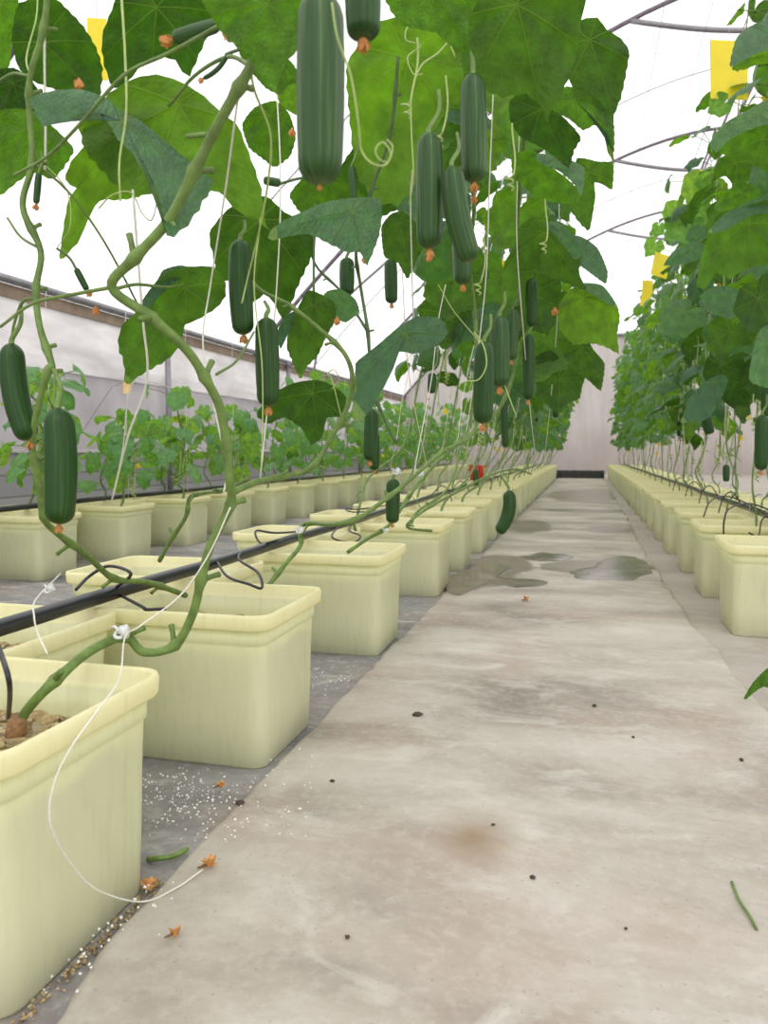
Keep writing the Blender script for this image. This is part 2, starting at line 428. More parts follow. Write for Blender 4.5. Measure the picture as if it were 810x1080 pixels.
def basis(t, n):
    t = t.normalized(); n = (n - t*n.dot(t)).normalized(); b = n.cross(t)
    return Matrix((t, b, n)).transposed()
def put_leaf(parent, pos, t, n, size, var='a', young=False, name='leaf'):
    me = (YLEAF if young else LEAF)[var]
    o = bpy.data.objects.new(name, me); C.objects.link(o); o.parent = parent
    o.matrix_local = Matrix.Translation(Vector(pos)-WORLD[parent.name]) @ (basis(t, n).to_4x4()) @ Matrix.Diagonal((size, size, size, 1))
    return o

# ------------------------------------------------------------------ setting
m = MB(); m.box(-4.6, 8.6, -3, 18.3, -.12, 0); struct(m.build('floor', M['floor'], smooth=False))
def slab():
    lx = [(-3, -.40), (.3, -.42), (.57, -.455), (.68, -.473), (.99, -.477), (1.26, -.478), (1.86, -.478), (3, -.476), (4.4, -.478), (6, -.478), (9, -.476), (15.5, -.478)]
    rx = [(-3, .42), (.3, .40), (1.0, .375), (1.59, .352), (2.0, .342), (2.42, .317), (3.31, .307), (4.4, .30), (6, .32), (9, .33), (15.5, .33)]
    def f(tab, y):
        for (a, u), (b, v) in zip(tab, tab[1:]):
            if a <= y <= b: return u+(v-u)*(y-a)/(b-a)
        return tab[-1][1]
    ys = []; y = -3.0
    while y < 15.5: ys.append(y); y += .025 if -.2 < y < 5 else .08
    vs, fs = [], []
    for y in ys:
        jl = .012*noise.noise(Vector((y*5, 1, 0)))+.007*noise.noise(Vector((y*22, 3, 0)))
        jr = .016*noise.noise(Vector((y*4, 7, 0)))+.008*noise.noise(Vector((y*22, 9, 0)))
        a, b = f(lx, y)+jl, f(rx, y)+jr
        n = 14; row = [(a-.004, 0.0005), (a+.003, .010)]
        row += [(a+.01+(b-a-.02)*k/n, .012+.0015*noise.noise(Vector(((a+(b-a)*k/n)*4, y*4, 0)))) for k in range(n+1)]
        row += [(b-.003, .010), (b+.004, .0005)]
        vs += [Vector((x, y, z)) for x, z in row]
    w = n+5
    for i in range(len(ys)-1):
        for k in range(w-1):
            q = i*w+k; fs.append((q, q+1, q+w+1, q+w))
    mm = MB(); mm.add(vs, fs); return mm
struct(slab().build('floor_aisle', M['slab']))

def arch_z(x): return 5.7-.1515*abs(x-2)**1.78
XS = [-4.2+12.4*i/60 for i in range(61)]
m = MB()
for y in (-3, 18): m.v += [Vector((x, y, arch_z(x))) for x in XS]
m.f = [(i, i+1, i+62, i+61) for i in range(60)]
struct(m.build('ceiling_film', M['film']))
m = MB()
xs = [x for x in XS if arch_z(x) > 3.1]
top = [Vector((x, 18.0, arch_z(x))) for x in xs]; bot = [Vector((x, 18.0, 3.04)) for x in xs]
m.v = top+bot; n = len(xs); m.f = [(i, i+1, n+i+1, n+i) for i in range(n-1)]
struct(m.build('wall_back_gable', M['film']))
m = MB(); m.box(-4.2, 8.2, 18.0, 18.15, 0, 3.04)
o = struct(m.build('wall_back', M['wall'], smooth=False))
m = MB(); m.tube([(-4.0, 17.95, 3.06), (8.2, 17.95, 3.06)], .035); struct(m.build('trim_back', M['steel']))
def side(x, s, nm):
    def bx(n_, mat, z0, z1, th, off=0):
        a, b = x+off, x+off+s*th
        q = MB(); q.box(min(a, b), max(a, b), -3, 18, z0, z1); return struct(q.build(n_, M[mat], smooth=False))
    bx('wall_'+nm, 'block', 0, .50, .12)
    bx('wall_'+nm+'_net', 'net', .50, 1.17, .01)
    bx('trim_'+nm+'_rail', 'strip', 1.17, 1.27, .04, -s*.03)
    bx('wall_'+nm+'_film', 'strip', 1.27, 1.66, .012)
    bx('trim_'+nm+'_board', 'wood', 1.66, 1.755, .05, -s*.02)
    q = MB(); q.tube([(x-s*.04, -3, 1.785), (x-s*.04, 18, 1.785)], .032, 10); struct(q.build('trim_'+nm+'_eave', M['steel']))
    q = MB(); q.box(min(x-s*.03, x+s*.14), max(x-s*.03, x+s*.14), -3, 18, .50, .53); struct(q.build('trim_'+nm+'_cap', M['strip'], smooth=False))
side(-4.2, -1, 'left'); side(8.2, 1, 'right')
for k, y in enumerate((3.9, 7.1, 10.4, 14.0)):
    t = thing('wall_post', '%s grey steel post standing along the left side wall, counted from the camera' % ordn(k), 'post', (-4.12, y, 0), 'posts of the left side wall')
    q = MB(); q.tube([(-4.12, y, 0), (-4.12, y, 1.78)], .03, 12); q.build('post_pipe', M['steel'], t)
    q = MB(); q.box(-4.18, -4.06, y-.06, y+.06, 0, .012); q.build('base_plate', M['steel'], t, smooth=False)
    q = MB(); q.tube([(-4.12, y-.02, 1.7), (-4.12, y+.02, 1.72)], .04, 10); q.build('clamp', M['steel_dark'], t)
# roof trusses
for k, y in enumerate((.0, 3.9, 9.4, 13.7, 17.9)):
    t = thing('roof_truss', '%s curved steel roof arch from the camera, with sagging tie bar' % ordn(k), 'roof truss', (2, y, 0), 'roof arches')
    q = MB(); q.tube([(x, y, arch_z(x)-.04) for x in XS], .026, 8); q.build('arch_pipe', M['steel_dark'], t)
    q = MB(); q.tube([(.4+3.2*i/20, y, 5.30-.28*math.sin(PI*i/20)) for i in range(21)], .030, 8); q.build('tie_bar', M['steel'], t)
    for dx in (-.28, .12):
        q = MB(); q.tube([(2+dx*.2, y, 5.66), (2+dx, y, 5.02)], .018, 6); q.build('strut', M['steel_dark'], t)
for k, y in enumerate((2.95, 7.25, 11.55, 15.8)):
    q = MB(); q.tube([(x, y, arch_z(x)-.03) for x in XS], .009, 6)
    tag(q.build('film_hoop', M['wire']), 'thin pale roof hoop in the %s bay between roof arches' % ordn(k), 'roof hoop', 'thin roof hoops')
for (x, z, r, lab) in ((2.0, 5.62, .022, 'dark ridge pipe running along the top of the roof arches'), (1.92, 5.03, .022, 'dark long pipe joining the tie bars of roof arches'),):
    q = MB(); q.tube([(x, -3, z), (x, 18, z)], r, 8); tag(q.build('roof_pipe', M['steel_dark']), lab, 'pipe')
for k, x in enumerate((.75, 1.3, -1.2)):
    q = MB(); q.tube([(x, -3, arch_z(x)-.05), (x, 18, arch_z(x)-.05)], .005, 5)
    tag(q.build('roof_wire', M['wire']), 'thin wire under the roof film, %s' % ('nearest the ridge' , 'middle of three', 'farthest left')[(1, 0, 2)[k]], 'wire', 'thin roof wires')
q = MB()
q.tube(crom([(-3.4, 9.5, .3), (-3.4, 9.5, 1.6), (-3.1, 9.5, 2.3), (-2.4, 9.5, 2.9)], 6), .018, 6)
tag(q.build('bent_pipe', M['steel']), 'bent grey hoop pipe rising inside near the left side wall', 'pipe')
q = MB(); q.tube([at(260, 432, 5.6), at(142, 398, 6.2), at(118, 408, 6.3), at(70, 480, 6.6)], .004, 5)
tag(q.build('guy_wire', M['wire']), 'thin slanting wire in front of the grey net wall', 'wire')

# ------------------------------------------------------------------ pots
def rrect(hx, hy, r, z, n=6):
    vs = []
    for (sx, sy, a0) in ((1, 1, 0), (-1, 1, 90), (-1, -1, 180), (1, -1, 270)):
        for k in range(n+1):
            a = rad(a0+90*k/n); vs.append(Vector((sx*(hx-r)+r*math.cos(a), sy*(hy-r)+r*math.sin(a), z)))
    return vs
def loft(rings, cap0=True, cap1=True):
    mm = MB(); n = len(rings[0])
    for r in rings: mm.v += r
    for j in range(len(rings)-1):
        for i in range(n):
            a = j*n+i; b = j*n+(i+1) % n; mm.f.append((a, b, b+n, a+n))
    if cap0: mm.f.append(tuple(range(n-1, -1, -1)))
    if cap1: mm.f.append(tuple((len(rings)-1)*n+i for i in range(n)))
    return mm
def make_pot():
    t = thing('planting_pot', 'x', 'planting pot')
    b = [(.157, .114, .024, .0), (.160, .117, .026, .004), (.162, .122, .027, .08), (.1635, .126, .028, .165), (.1650, .128, .028, .205), (.1652, .1282, .028, .2085),
         (.168, .1305, .028, .2105), (.1685, .131, .028, .233)]
    inner = [(.1640, .127, .026, .233), (.1630, .126, .026, .205), (.160, .123, .026, .165), (.154, .112, .022, .02)]
    body = loft([rrect(*q) for q in b+inner])
    body.build('pot_body', M['pot'], t)
    rim = [(.1685, .131, .028, .2335), (.177, .1395, .033, .2345), (.1795, .142, .034, .238), (.1805, .143, .034, .2555), (.179, .1415, .033, .2595), (.1745, .137, .031, .2600), (.1725, .135, .030, .2570), (.1715, .134, .030, .2395), (.1655, .1285, .027, .2370), (.164, .127, .026, .233)]
    loft([rrect(*q) for q in rim], False, False).build('rim', M['rim'], t)
    def soil(seed, zc):
        rr = random.Random(seed); mm = MB(); nx, ny = 24, 18
        for j in range(ny+1):
            for i in range(nx+1):
                u, v = i/nx*2-1, j/ny*2-1; hx, hy = .1605, .1235
                x, y = u*hx, v*hy
                x *= math.sqrt(1-.10*v*v*(abs(u) > .8)); y *= math.sqrt(1-.10*u*u*(abs(v) > .8))
                mm.v.append(Vector((x, y, zc+.012*noise.noise(Vector((x*18+seed, y*18, 0)))+.007*noise.noise(Vector((x*70, y*70+seed, 0))))))
        for j in range(ny):
            for i in range(nx):
                a = j*(nx+1)+i; mm.f.append((a, a+1, a+nx+2, a+nx+1))
        for k in range(70):
            x, y = rr.uniform(-.148, .148), rr.uniform(-.11, .11); s_ = rr.uniform(.003, .009)
            mm.blob((x, y, zc+.003), s_, s_, s_*.7, rr.random())
        return mm
    soil(3, .196).build('substrate', M['soil'], t)
    return t
POT0 = make_pot(); POTC = list(POT0.children); used = [False]
def copy_thing(src, kids, loc, rz, name=None):
    r = src.copy(); C.objects.link(r); r.location = loc; r.rotation_euler = (0, 0, rz); WORLD[r.name] = Vector(loc)
    for ch in kids:
        c = ch.copy(); C.objects.link(c); c.parent = r
    return r
def place_pot(x, y, label, group, rz=None):
    rz = R_.uniform(-.025, .025) if rz is None else rz
    z = 0
    if not used[0]:
        used[0] = True; r = POT0; r.location = (x, y, z); r.rotation_euler = (0, 0, rz)
    else: r = copy_thing(POT0, POTC, (x, y, z), rz)
    r['label'] = label; r['group'] = group; return r
ROWS = {}
L1 = [.665, 1.240, 1.955, 2.77, 3.38, 3.98, 4.58]; 
while L1[-1] < 13.8: L1.append(L1[-1]+.60)
L1B = [.952, 1.545, 2.36, 3.075, 3.68, 4.28]
while L1B[-1] < 14.0: L1B.append(L1B[-1]+.60)
RA = [2.42, 3.0, 3.58, 4.18]
while RA[-1] < 14.2: RA.append(RA[-1]+.60)
RB = [2.71, 3.29, 3.88]
while RB[-1] < 13.9: RB.append(RB[-1]+.60)
L2 = [2.10, 2.70, 3.28, 3.87]
while L2[-1] < 13.5: L2.append(L2[-1]+.60)
L2B = [2.99, 3.575]
while L2B[-1] < 13.2: L2B.append(L2B[-1]+.60)
for i, y in enumerate(L1): place_pot(-.655, y, 'pale yellow pot, %s from the camera along the left edge of the aisle' % ordn(i), 'pots along the left edge of the aisle', 0 if i < 4 else None)
for i, y in enumerate(L1B): place_pot(-.905, y, 'pale yellow pot, %s from the camera, just beyond the left aisle-side pots' % ordn(i), 'second line of pots left of the aisle', 0 if i < 3 else None)
for i, y in enumerate(RA): place_pot(.572, y, 'pale yellow pot, %s from the camera along the right edge of the aisle' % ordn(i), 'pots along the right edge of the aisle')
for i, y in enumerate(RB): place_pot(.790, y, 'pale yellow pot, %s from the camera, just beyond the right aisle-side pots' % ordn(i), 'second line of pots right of the aisle')
for i, y in enumerate(L2): place_pot(-2.24, y, 'pale yellow pot, %s from the camera, front line of the far-left row' % ordn(i), 'front line of pots in the far left row')
for i, y in enumerate(L2B): place_pot(-2.47, y, 'pale yellow pot, %s from the camera, back line of the far-left row' % ordn(i), 'back line of pots in the far left row')

# pipes
def hpipe(x, y0, y1, z, r, label, wob=.01):
    q = MB(); n = int((y1-y0)/.25)
    q.tube([(x+wob*noise.noise(Vector((i*.4, x, 0))), y0+(y1-y0)*i/n, z+.004*noise.noise(Vector((i*.5, 5, x)))) for i in range(n+1)], r, 14)
    return tag(q.build('irrigation_pipe', M['black_pipe']), label, 'pipe')
hpipe(-.775, .2, 14.2, .2765, .0125, 'black irrigation pipe lying over the pots left of the aisle')
hpipe(.675, 2.1, 14.4, .2765, .0125, 'black irrigation pipe lying over the pots right of the aisle')
hpipe(-2.35, 1.8, 14.0, .2765, .0125, 'black irrigation pipe lying over the far left row of pots')
def drip(pts, label, r=.0028):
    q = MB(); c = crom(pts, 8); q.tube(c, r, 7); return tag(q.build('drip_tube', M['black_tube']), label, 'tube', 'thin black drip tubes')
drip([at(-8, 668, .86), at(2, 692, .80), at(10, 722, .77), on_z(9, 756, .2)], 'thin black drip tube dropping into the nearest pot at left')
drip([at(80, 622, 1.25), at(95, 607, 1.3), at(115, 597, 1.32), at(138, 605, 1.25), (-.775, 1.15, .285)], 'thin black tube arching over the pipe at far left of picture')
drip([(-.775, 1.16, .27), at(150, 640, 1.2), at(155, 643, 1.2), at(175, 642, 1.22)], 'thin black tube resting on the rim of the second left pot')
drip([(-.775, 1.52, .28), at(240, 608, 1.5), at(262, 616, 1.45), at(276, 620, 1.45), at(272, 604, 1.5), at(252, 590, 1.6), (-.775, 1.65, .285)], 'thin black tube making a loop in front of the pipe above second left pot')
drip([(-.775, 1.85, .285), at(292, 570, 1.9), at(275, 573, 1.95), at(270, 560, 2.0), at(290, 562, 2.0), (-.775, 2.05, .29)], 'small curled black tube behind the pipe above third left pot')
drip([(-.775, 2.45, .285), at(350, 566, 2.3), at(372, 572, 2.3), at(380, 565, 2.35), at(368, 558, 2.5), (-.775, 2.7, .285)], 'small black tube loop hanging off the pipe above fourth left pot')
drip([(-.775, 2.9, .285), at(372, 540, 3.0), at(364, 536, 3.1), at(380, 537, 3.1), (-.775, 3.3, .29)], 'tiny curled black tube on the pipe beyond the fourth left pot')
drip([(.675, 2.75, .285), at(795, 532, 2.6), at(770, 536, 2.5), at(764, 548, 2.45), on_z(763, 563, .25)], 'thin black tube arching from right pipe into the nearest right pot')
drip([(.675, 3.25, .285), at(770, 524, 3.1), at(750, 528, 3.0), at(742, 545, 2.95)], 'thin black tube arching from right pipe into the second right pot')
drip([(.675, 2.62, .285), at(808, 545, 2.6), at(800, 565, 2.5), at(790, 562, 2.45)], 'thin black tube drooping at the right picture edge')
for i, y in enumerate([4.05, 4.7, 5.2, 5.9, 6.4]):
    drip([(-.775, y-.1, .285), (-.74, y, .33), (-.70, y+.02, .30), (-.68, y+.03, .21)], 'short black drip tube, %s of those over the left pots beyond the fourth' % ordn(i))
for i, y in enumerate([3.6, 4.2, 4.75, 5.4]):
    drip([(.675, y+.1, .285), (.62, y, .34), (.58, y-.02, .31), (.56, y-.02, .21)], 'short black drip tube, %s of those over right pots beyond the second' % ordn(i))

# ------------------------------------------------------------------ flowers and tendrils meshes
def petal_mesh(name, mat, seed, closed):
    q = MB(); rr = random.Random(seed)
    for k in range(5):
        a = 2*PI*k/5+rr.uniform(-.2, .2); d = Vector((math.cos(a), math.sin(a), 0)); s_ = Vector((-d.y, d.x, 0))
        pts = []
        for j in range(6):
            u = j/5; sp = (.30*math.sin(u*2.4) if closed else .9*u); w = .33*math.sin(PI*min(.97, u*.85+.12))*(1.0 if closed else 1)
            c = d*(sp+.08)+Vector((0, 0, -1.0*u if closed else -.35*u*(1-.5*u)))+Vector((rr.uniform(-.12, .12), rr.uniform(-.12, .12), 0))*(1 if closed else .4)
            pts.append((c-s_*w, c+Vector((0, 0, .05))+d*.03, c+s_*w))
        vs = [p for t3 in pts for p in t3]
        fs = []
        for j in range(5):
            for i in range(2): q0 = j*3+i; fs.append((q0, q0+1, q0+4, q0+3))
        q.add(vs, fs)
    q.blob((0, 0, 0), .16, .16, .2, seed, .1)
    me_o = q.build(name, mat); me = me_o.data; bpy.data.objects.remove(me_o); return me
FLW = [petal_mesh('withered_flower', M['orange'], s, True) for s in (1, 2, 3)]
FLY = [petal_mesh('yellow_flower', M['yellow_petal'], s, False) for s in (4, 5)]
def put_flower(parent, pos, size, yellow=False, d=Vector((0, 0, 1)), seed=0):
    rr = random.Random(seed+int(abs(pos[0])*1e4)); me = rr.choice(FLY if yellow else FLW)
    o = bpy.data.objects.new('flower', me); C.objects.link(o)
    o.parent = parent
    n = (-d).normalized() if not yellow else d.normalized()
    if not yellow: n = -n
    t = n.orthogonal().normalized()
    o.matrix_local = Matrix.Translation(Vector(pos)-WORLD[parent.name]) @ basis(t, n).to_4x4() @ Matrix.Diagonal((size, size, size, 1))
    return o
def coil_pts(L, seed):
    rr = random.Random(seed); pts = []; n = 60
    for i in range(n+1):
        u = i/n
        if u < .55: pts.append(Vector((.10*L*math.sin(u*5+seed)*u, .06*L*math.cos(u*4)*u, -L*u)))
        else:
            a = (u-.55)*32; r = .07*L*(1.25-u)
            b = pts[32]; pts.append(b+Vector((r*math.cos(a)-r, r*math.sin(a)*.9, -L*(u-.55)*.35)))
    return pts
TEND = []
for s in range(3):
    q = MB(); q.tube(coil_pts(1, s), .011, 5); oo = q.build('tendril', M['tendril']); TEND.append(oo.data); bpy.data.objects.remove(oo)

# ------------------------------------------------------------------ cucumbers
def cucumber(p0, p1, r, label, bend=0.0, bdir=None, pale=False, stalk=.05, flower=True, sides=24, stalk_to=None, seed=0, fl=None, group='cucumbers hanging on the vines'):
    p0, p1 = Vector(p0), Vector(p1); L = (p1-p0).length; ax = (p1-p0)/L
    bdir = RT if bdir is None else bdir; bdir = (bdir-ax*bdir.dot(ax)).normalized()
    t = thing('cucumber', label, 'cucumber', p0, group)
    n = 22; q = MB(); uv = []
    rr = random.Random(seed); ph = rr.uniform(0, 6)
    pts = []; rs = []
    for i in range(n+1):
        u = .5-.5*math.cos(PI*i/n)
        pts.append(p0+ax*(L*u)+bdir*(bend*L*4*u*(1-u)))
        e0 = min(1, u/.14); e1 = min(1, (1-u)/.10)
        prof = math.sqrt(max(0.0, 1-(1-e0)**2))*math.sqrt(max(0.0, 1-(1-e1)**2))
        rs.append(max(r*.05, r*prof*(.90+.10*math.sin(PI*min(1, u*1.05)))))
    ref = None
    for i, p in enumerate(pts):
        tt = (pts[min(i+1, n)]-pts[max(i-1, 0)]).normalized()
        if ref is None: ref = tt.orthogonal().normalized()
        ref = (ref-tt*ref.dot(tt)).normalized(); b = tt.cross(ref)
        for k in range(sides):
            a = 2*PI*k/sides; rk = rs[i]*(1+.025*math.cos(a*5+ph)+.012*noise.noise(Vector((i*.6, a*2, seed))))
            q.v.append(p+(ref*math.cos(a)+b*math.sin(a))*rk); uv.append((abs(k/sides*2-1), i/n))
    for i in range(n):
        for k in range(sides):
            a = i*sides+k; b2 = i*sides+(k+1) % sides; q.f.append((a, b2, b2+sides, a+sides))
    q.f.append(tuple(range(sides-1, -1, -1))); q.f.append(tuple(n*sides+k for k in range(sides)))
    q.build('fruit', M['cuke_pale' if pale else 'cuke'], t, uv=uv)
    if stalk_to is None: stalk_to = p0-ax*stalk+bdir*stalk*.2
    stalk_to = Vector(stalk_to)
    q = MB(); mid = (p0+stalk_to)/2+bdir*(p0-stalk_to).length*.10
    c = crom([p0+ax*r*.3, p0-ax*r*.3, mid, stalk_to], 5); q.tube(c, lerp_r(max(r*.24, .0018), max(.0016, r*.14), len(c)), 7)
    q.build('stalk', M['stem' if seed % 2 else 'stem_dark'], t)
    if flower:
        put_flower(t, p1+ax*r*.05, fl or r*.72, False, -ax, seed)
    return t
def hang(x, y0, y1, w, d, label, dx=0.0, bend=0.0, **k):
    """fruit seen with its shoulder at (x,y0), its tip at (x+dx,y1), w pixels wide, d metres away"""
    return cucumber(at(x, y0, d), at(x+dx, y1, d), px(w/2, d), label, bend, **k)
hang(338, -8, 194, 51, .56, 'largest cucumber, broad and dusty green, close to the camera at top centre', -1, pale=True, seed=1, stalk=.05, fl=.004)
hang(382, -40, 40, 38, .62, 'plump dark cucumber just right of the largest one at top edge', 1, seed=2, fl=.011)
hang(453, 140, 262, 29, .95, 'straight cucumber, left one of the cluster of three at upper centre', 0, pale=True, seed=3, stalk_to=at(463, 95, .96))
hang(477, 175, 276, 26, .93, 'slightly bent cucumber, front one of the cluster of three at upper centre', 20, -.04, pale=True, seed=5, flower=False, stalk_to=at(482, 140, .95))
hang(499, 78, 192, 28, .98, 'straight cucumber, highest one of the cluster of three at upper centre', 1, pale=True, seed=7, stalk_to=at(490, 45, .98))
hang(61, 430, 553, 33, .92, 'dark cucumber hanging over the far left pots, lower of two', 1, .02, seed=9, stalk_to=at(57, 390, .95), fl=.010)
hang(13, 362, 464, 27, 1.0, 'curved dark cucumber at left picture edge, higher of two', 18, -.06, seed=11, stalk_to=at(22, 320, 1.0))
hang(254, 253, 353, 25, 1.05, 'dark cucumber hanging under a bright leaf left of the largest one', 3, -.02, seed=13, stalk_to=at(258, 232, 1.05))
hang(281, 335, 429, 25, 1.05, 'dark straight cucumber hanging lower right of a similar one at left centre', 2, seed=15, stalk_to=at(279, 318, 1.08))
hang(366, 272, 311, 16, 1.5, 'small dark cucumber against white roof above a drooping leaf', 0, seed=17)
hang(412, 273, 320, 14, 1.6, 'small dark cucumber against white roof, right of a similar one', 1, seed=19)
hang(392, 431, 486, 15, 1.75, 'slim cucumber in front of the brown side panels, larger of two', -2, seed=21, stalk_to=at(394, 400, 1.75))
hang(395, 455, 496, 11, 1.85, 'short cucumber hanging beside a slimmer one before the side panels', 0, seed=22)
hang(511, 360, 447, 22, 1.4, 'dark cucumber ringed by a pale tendril at mid centre', -2, seed=23)
hang(527, 333, 408, 22, 1.6, 'long mid green cucumber right behind the tendril-ringed one', 0, seed=25, pale=True)
hang(541, 326, 380, 13, 1.8, 'slim pale cucumber right of the long mid green one', -2, seed=26, pale=True)
hang(558, 352, 422, 13, 1.9, 'dark slim cucumber, lower of two stacked at the canopy middle', -1, seed=27)
hang(561, 293, 345, 12, 1.9, 'dark slim cucumber, upper of two stacked at the canopy middle', 0, seed=29, flower=False)
hang(531, 420, 472, 8, 2.2, 'small distant cucumber hanging above the red basket', 2, seed=30)
hang(586, 405, 441, 7, 2.6, 'thin almost black cucumber before the far left-row leaves', 0, seed=31, flower=False)
hang(415, 505, 552, 15, 1.75, 'cucumber hanging just above the fourth left pot', -1, seed=33, stalk_to=at(418, 488, 1.75), fl=.009)
hang(536, 517, 562, 14, 2.3, 'curved cucumber sticking out over the aisle beside left pots', -11, .13, seed=35, stalk_to=at(528, 502, 2.3), flower=False)
hang(456, 393, 415, 9, 1.8, 'stubby dark cucumber end under the drooping centre leaf', -1, seed=37, flower=False)
hang(486, 220, 300, 20, 1.5, 'cucumber half hidden in the leaves below the cluster of three', 2, seed=39, pale=True)
hang(804, 437, 496, 14, 1.9, 'dark cucumber at the right picture edge above right pots', -1, seed=41)
hang(808, 405, 440, 10, 2.1, 'dark cucumber at right picture edge, higher than its neighbour', 0, seed=43, flower=False)
hang(743, 434, 458, 11, 2.6, 'short dark cucumber under a drooping leaf of the right row', 6, seed=45, flower=False)
hang(766, 490, 508, 7, 2.3, 'tiny green cucumber just above the second right pot', 0, seed=47, flower=False)
hang(502, 495, 512, 6, 3.0, 'tiny cucumber in front of the red basket', 0, seed=48, flower=False)
hang(371, 175, 212, 8, 1.3, 'slender young cucumber behind the largest one', 2, seed=49, flower=False, pale=True)
# very young fruit with flowers still on (thin, dark)
hang(240, 57, 83, 5, .8, 'tiny dark young cucumber with orange tip before the white roof', -26, .1, seed=50, fl=.006)
hang(41, 182, 215, 7, .95, 'tiny dark young cucumber with orange tip at upper left', -3, seed=51, fl=.008, stalk_to=at(43, 160, .95))
hang(80, 283, 306, 7, 1.0, 'tiny dark young cucumber with orange tip above the left eave', 12, seed=52, fl=.009, stalk_to=at(60, 262, 1.0))
hang(232, 26, 41, 15, .72, 'young ribbed cucumber lying slanted near the top left leaves', -50, seed=53, pale=True, fl=.012, stalk_to=at(262, 8, .7))
hang(296, 193, 190, 9, .9, 'tiny young cucumber stub below the dark top leaf', -18, seed=54, pale=True, flower=False)

# ------------------------------------------------------------------ vines
def hero_path(spec, n=6): return crom([at(*p) for p in spec], n)
def rough_stem(path, r0, r1, q, sides=9, node=9):
    n = len(path); rs = []
    for i in range(n):
        r = r0+(r1-r0)*i/(n-1)
        k = i % node
        if k == 0 and i: r *= 1.45
        elif k in (1, node-1) and i: r *= 1.15
        rs.append(r*(1+.06*noise.noise(Vector((i*.9, r0*1e3, 0)))))
        if k == 0 and i and i < n-1:      # stub left where a leaf was cut
            a = i*2.1; tt = (path[i+1]-path[i-1]).normalized(); o_ = tt.orthogonal().normalized(); b_ = tt.cross(o_)
            dv = (o_*math.cos(a)+b_*math.sin(a)+tt*.35).normalized(); L_ = r*(2.2+1.5*abs(math.sin(i)))
            q.tube([path[i], path[i]+dv*L_*.6, path[i]+dv*L_+Vector((0, 0, -.001))], [r*.55, r*.42, r*.5], 6)
    q.tube(path, rs, sides)
def hstem(parent, spec, r0, r1, mat='stem', name='stem', n=6, node=9):
    q = MB(); p = hero_path(spec, n); rough_stem(p, r0, r1, q, 9, node)
    return q.build(name, M[mat], parent)
def htend(parent, spec, r=.0013, n=8):
    q = MB(); p = hero_path(spec, n); q.tube(p, lerp_r(r, r*.7, len(p)), 6); return q.build('tendril', M['tendril'], parent)
def hleaf(parent, x, y, d, s, ang, tilt=0, roll=0, side='u', var='a', young=False):
    """blade joint seen at (x,y), d metres away, s pixels from joint to tip, tip pointing ang degrees in view"""
    a = rad(ang); t = RT*math.cos(a)+UP*math.sin(a); tt = t*math.cos(rad(tilt))+FW*math.sin(rad(tilt))
    nn = (FW*math.cos(rad(tilt))-t*math.sin(rad(tilt)))
    if side == 't': nn = -nn
    nn = Matrix.Rotation(rad(roll), 3, tt) @ nn
    return put_leaf(parent, at(x, y, d), tt, nn, px(s, d), var, young)
def tleaf(parent, outline, joint, d, k=.7, kx=0.0, side='u', tip=-90, young=False, seed=0, droop=.12, rip=.05, N_=60):
    """a blade with its own silhouette: outline as seen, joint where the petiole meets it, d its distance,
    k / kx how steeply it leans away downwards / to the right"""
    P = [Vector((x, y, 0)) for x, y in outline]; J = Vector((joint[0], joint[1], 0))
    per = [(P[(i+1) % len(P)]-P[i]).length for i in range(len(P))]; tot = sum(per); pts = []
    rr = random.Random(seed); ph = rr.uniform(0, 6)
    PP = P[-1:]+P+P[:2]
    for i in range(len(P)):
        a, b, c_, e = PP[i:i+4]; m_ = max(1, round(N_*per[i]/tot))
        for j in range(m_):
            t = j/m_; cr = .5*((2*b)+(c_-a)*t+(2*a-5*b+4*c_-e)*t*t+(3*b-a-3*c_+e)*t**3)
            pts.append(b.lerp(c_, t)*.5+cr*.5)
    R0 = sum((p-J).length for p in pts)/len(pts); size = px(R0, d); n = len(pts); nr = 8
    vs, uv = [], []; ca, sa = math.cos(-rad(tip)), math.sin(-rad(tip))
    def pos(p, q):
        x, y = p.x-J.x, p.y-J.y; rho = math.hypot(x, y)/R0
        ang = math.atan2(-y, x); u = ang-rad(tip)
        dd = d*(1+k*y/FPX+kx*x/FPX)
        dd += size*(rip*rho*math.sin(5*ang+ph)+rip*.5*rho*math.sin(9*ang+ph*2)+.07*rho*abs(math.sin(u*3.6)))*(1 if side == 'u' else -1)
        w_ = at(p.x, p.y, dd); w_.z -= droop*size*rho*rho
        X_, Y_ = x/R0*.85, -y/R0*.85
        return w_, (X_*ca-Y_*sa, X_*sa+Y_*ca)
    w0, u0 = pos(J, 0); vs.append(w0); uv.append(u0)
    for j in range(1, nr+1):
        for i, p in enumerate(pts):
            t = j/nr; qn = J.lerp(p, t*(1+((.012 if i % 2 else -.012) if j == nr else 0))); w_, u_ = pos(qn, t); vs.append(w_); uv.append(u_)
    fs = [(0, 1+(i+1) % n, 1+i) for i in range(n)]
    for j in range(nr-1):
        o = 1+j*n
        for i in range(n): fs.append((o+i, o+(i+1) % n, o+n+(i+1) % n, o+n+i))
    area = sum(P[i].x*P[(i+1) % len(P)].y-P[(i+1) % len(P)].x*P[i].y for i in range(len(P)))
    # side 'u': the lower face looks at the camera
    nrm = (vs[2]-vs[1]).cross(vs[1]-vs[0]) if n > 2 else FW
    v0, v1_, v2_ = [Vector(vs[i]) for i in fs[0]]; nrm = (v1_-v0).cross(v2_-v0); toward = nrm.dot(CAM-w0) > 0
    if toward == (side == 'u'): fs = [tuple(reversed(f)) for f in fs]
    q = MB(); q.v = vs; q.f = fs
    return q.build('leaf', M['leaf_young' if young else 'leaf'], parent, uv=uv)
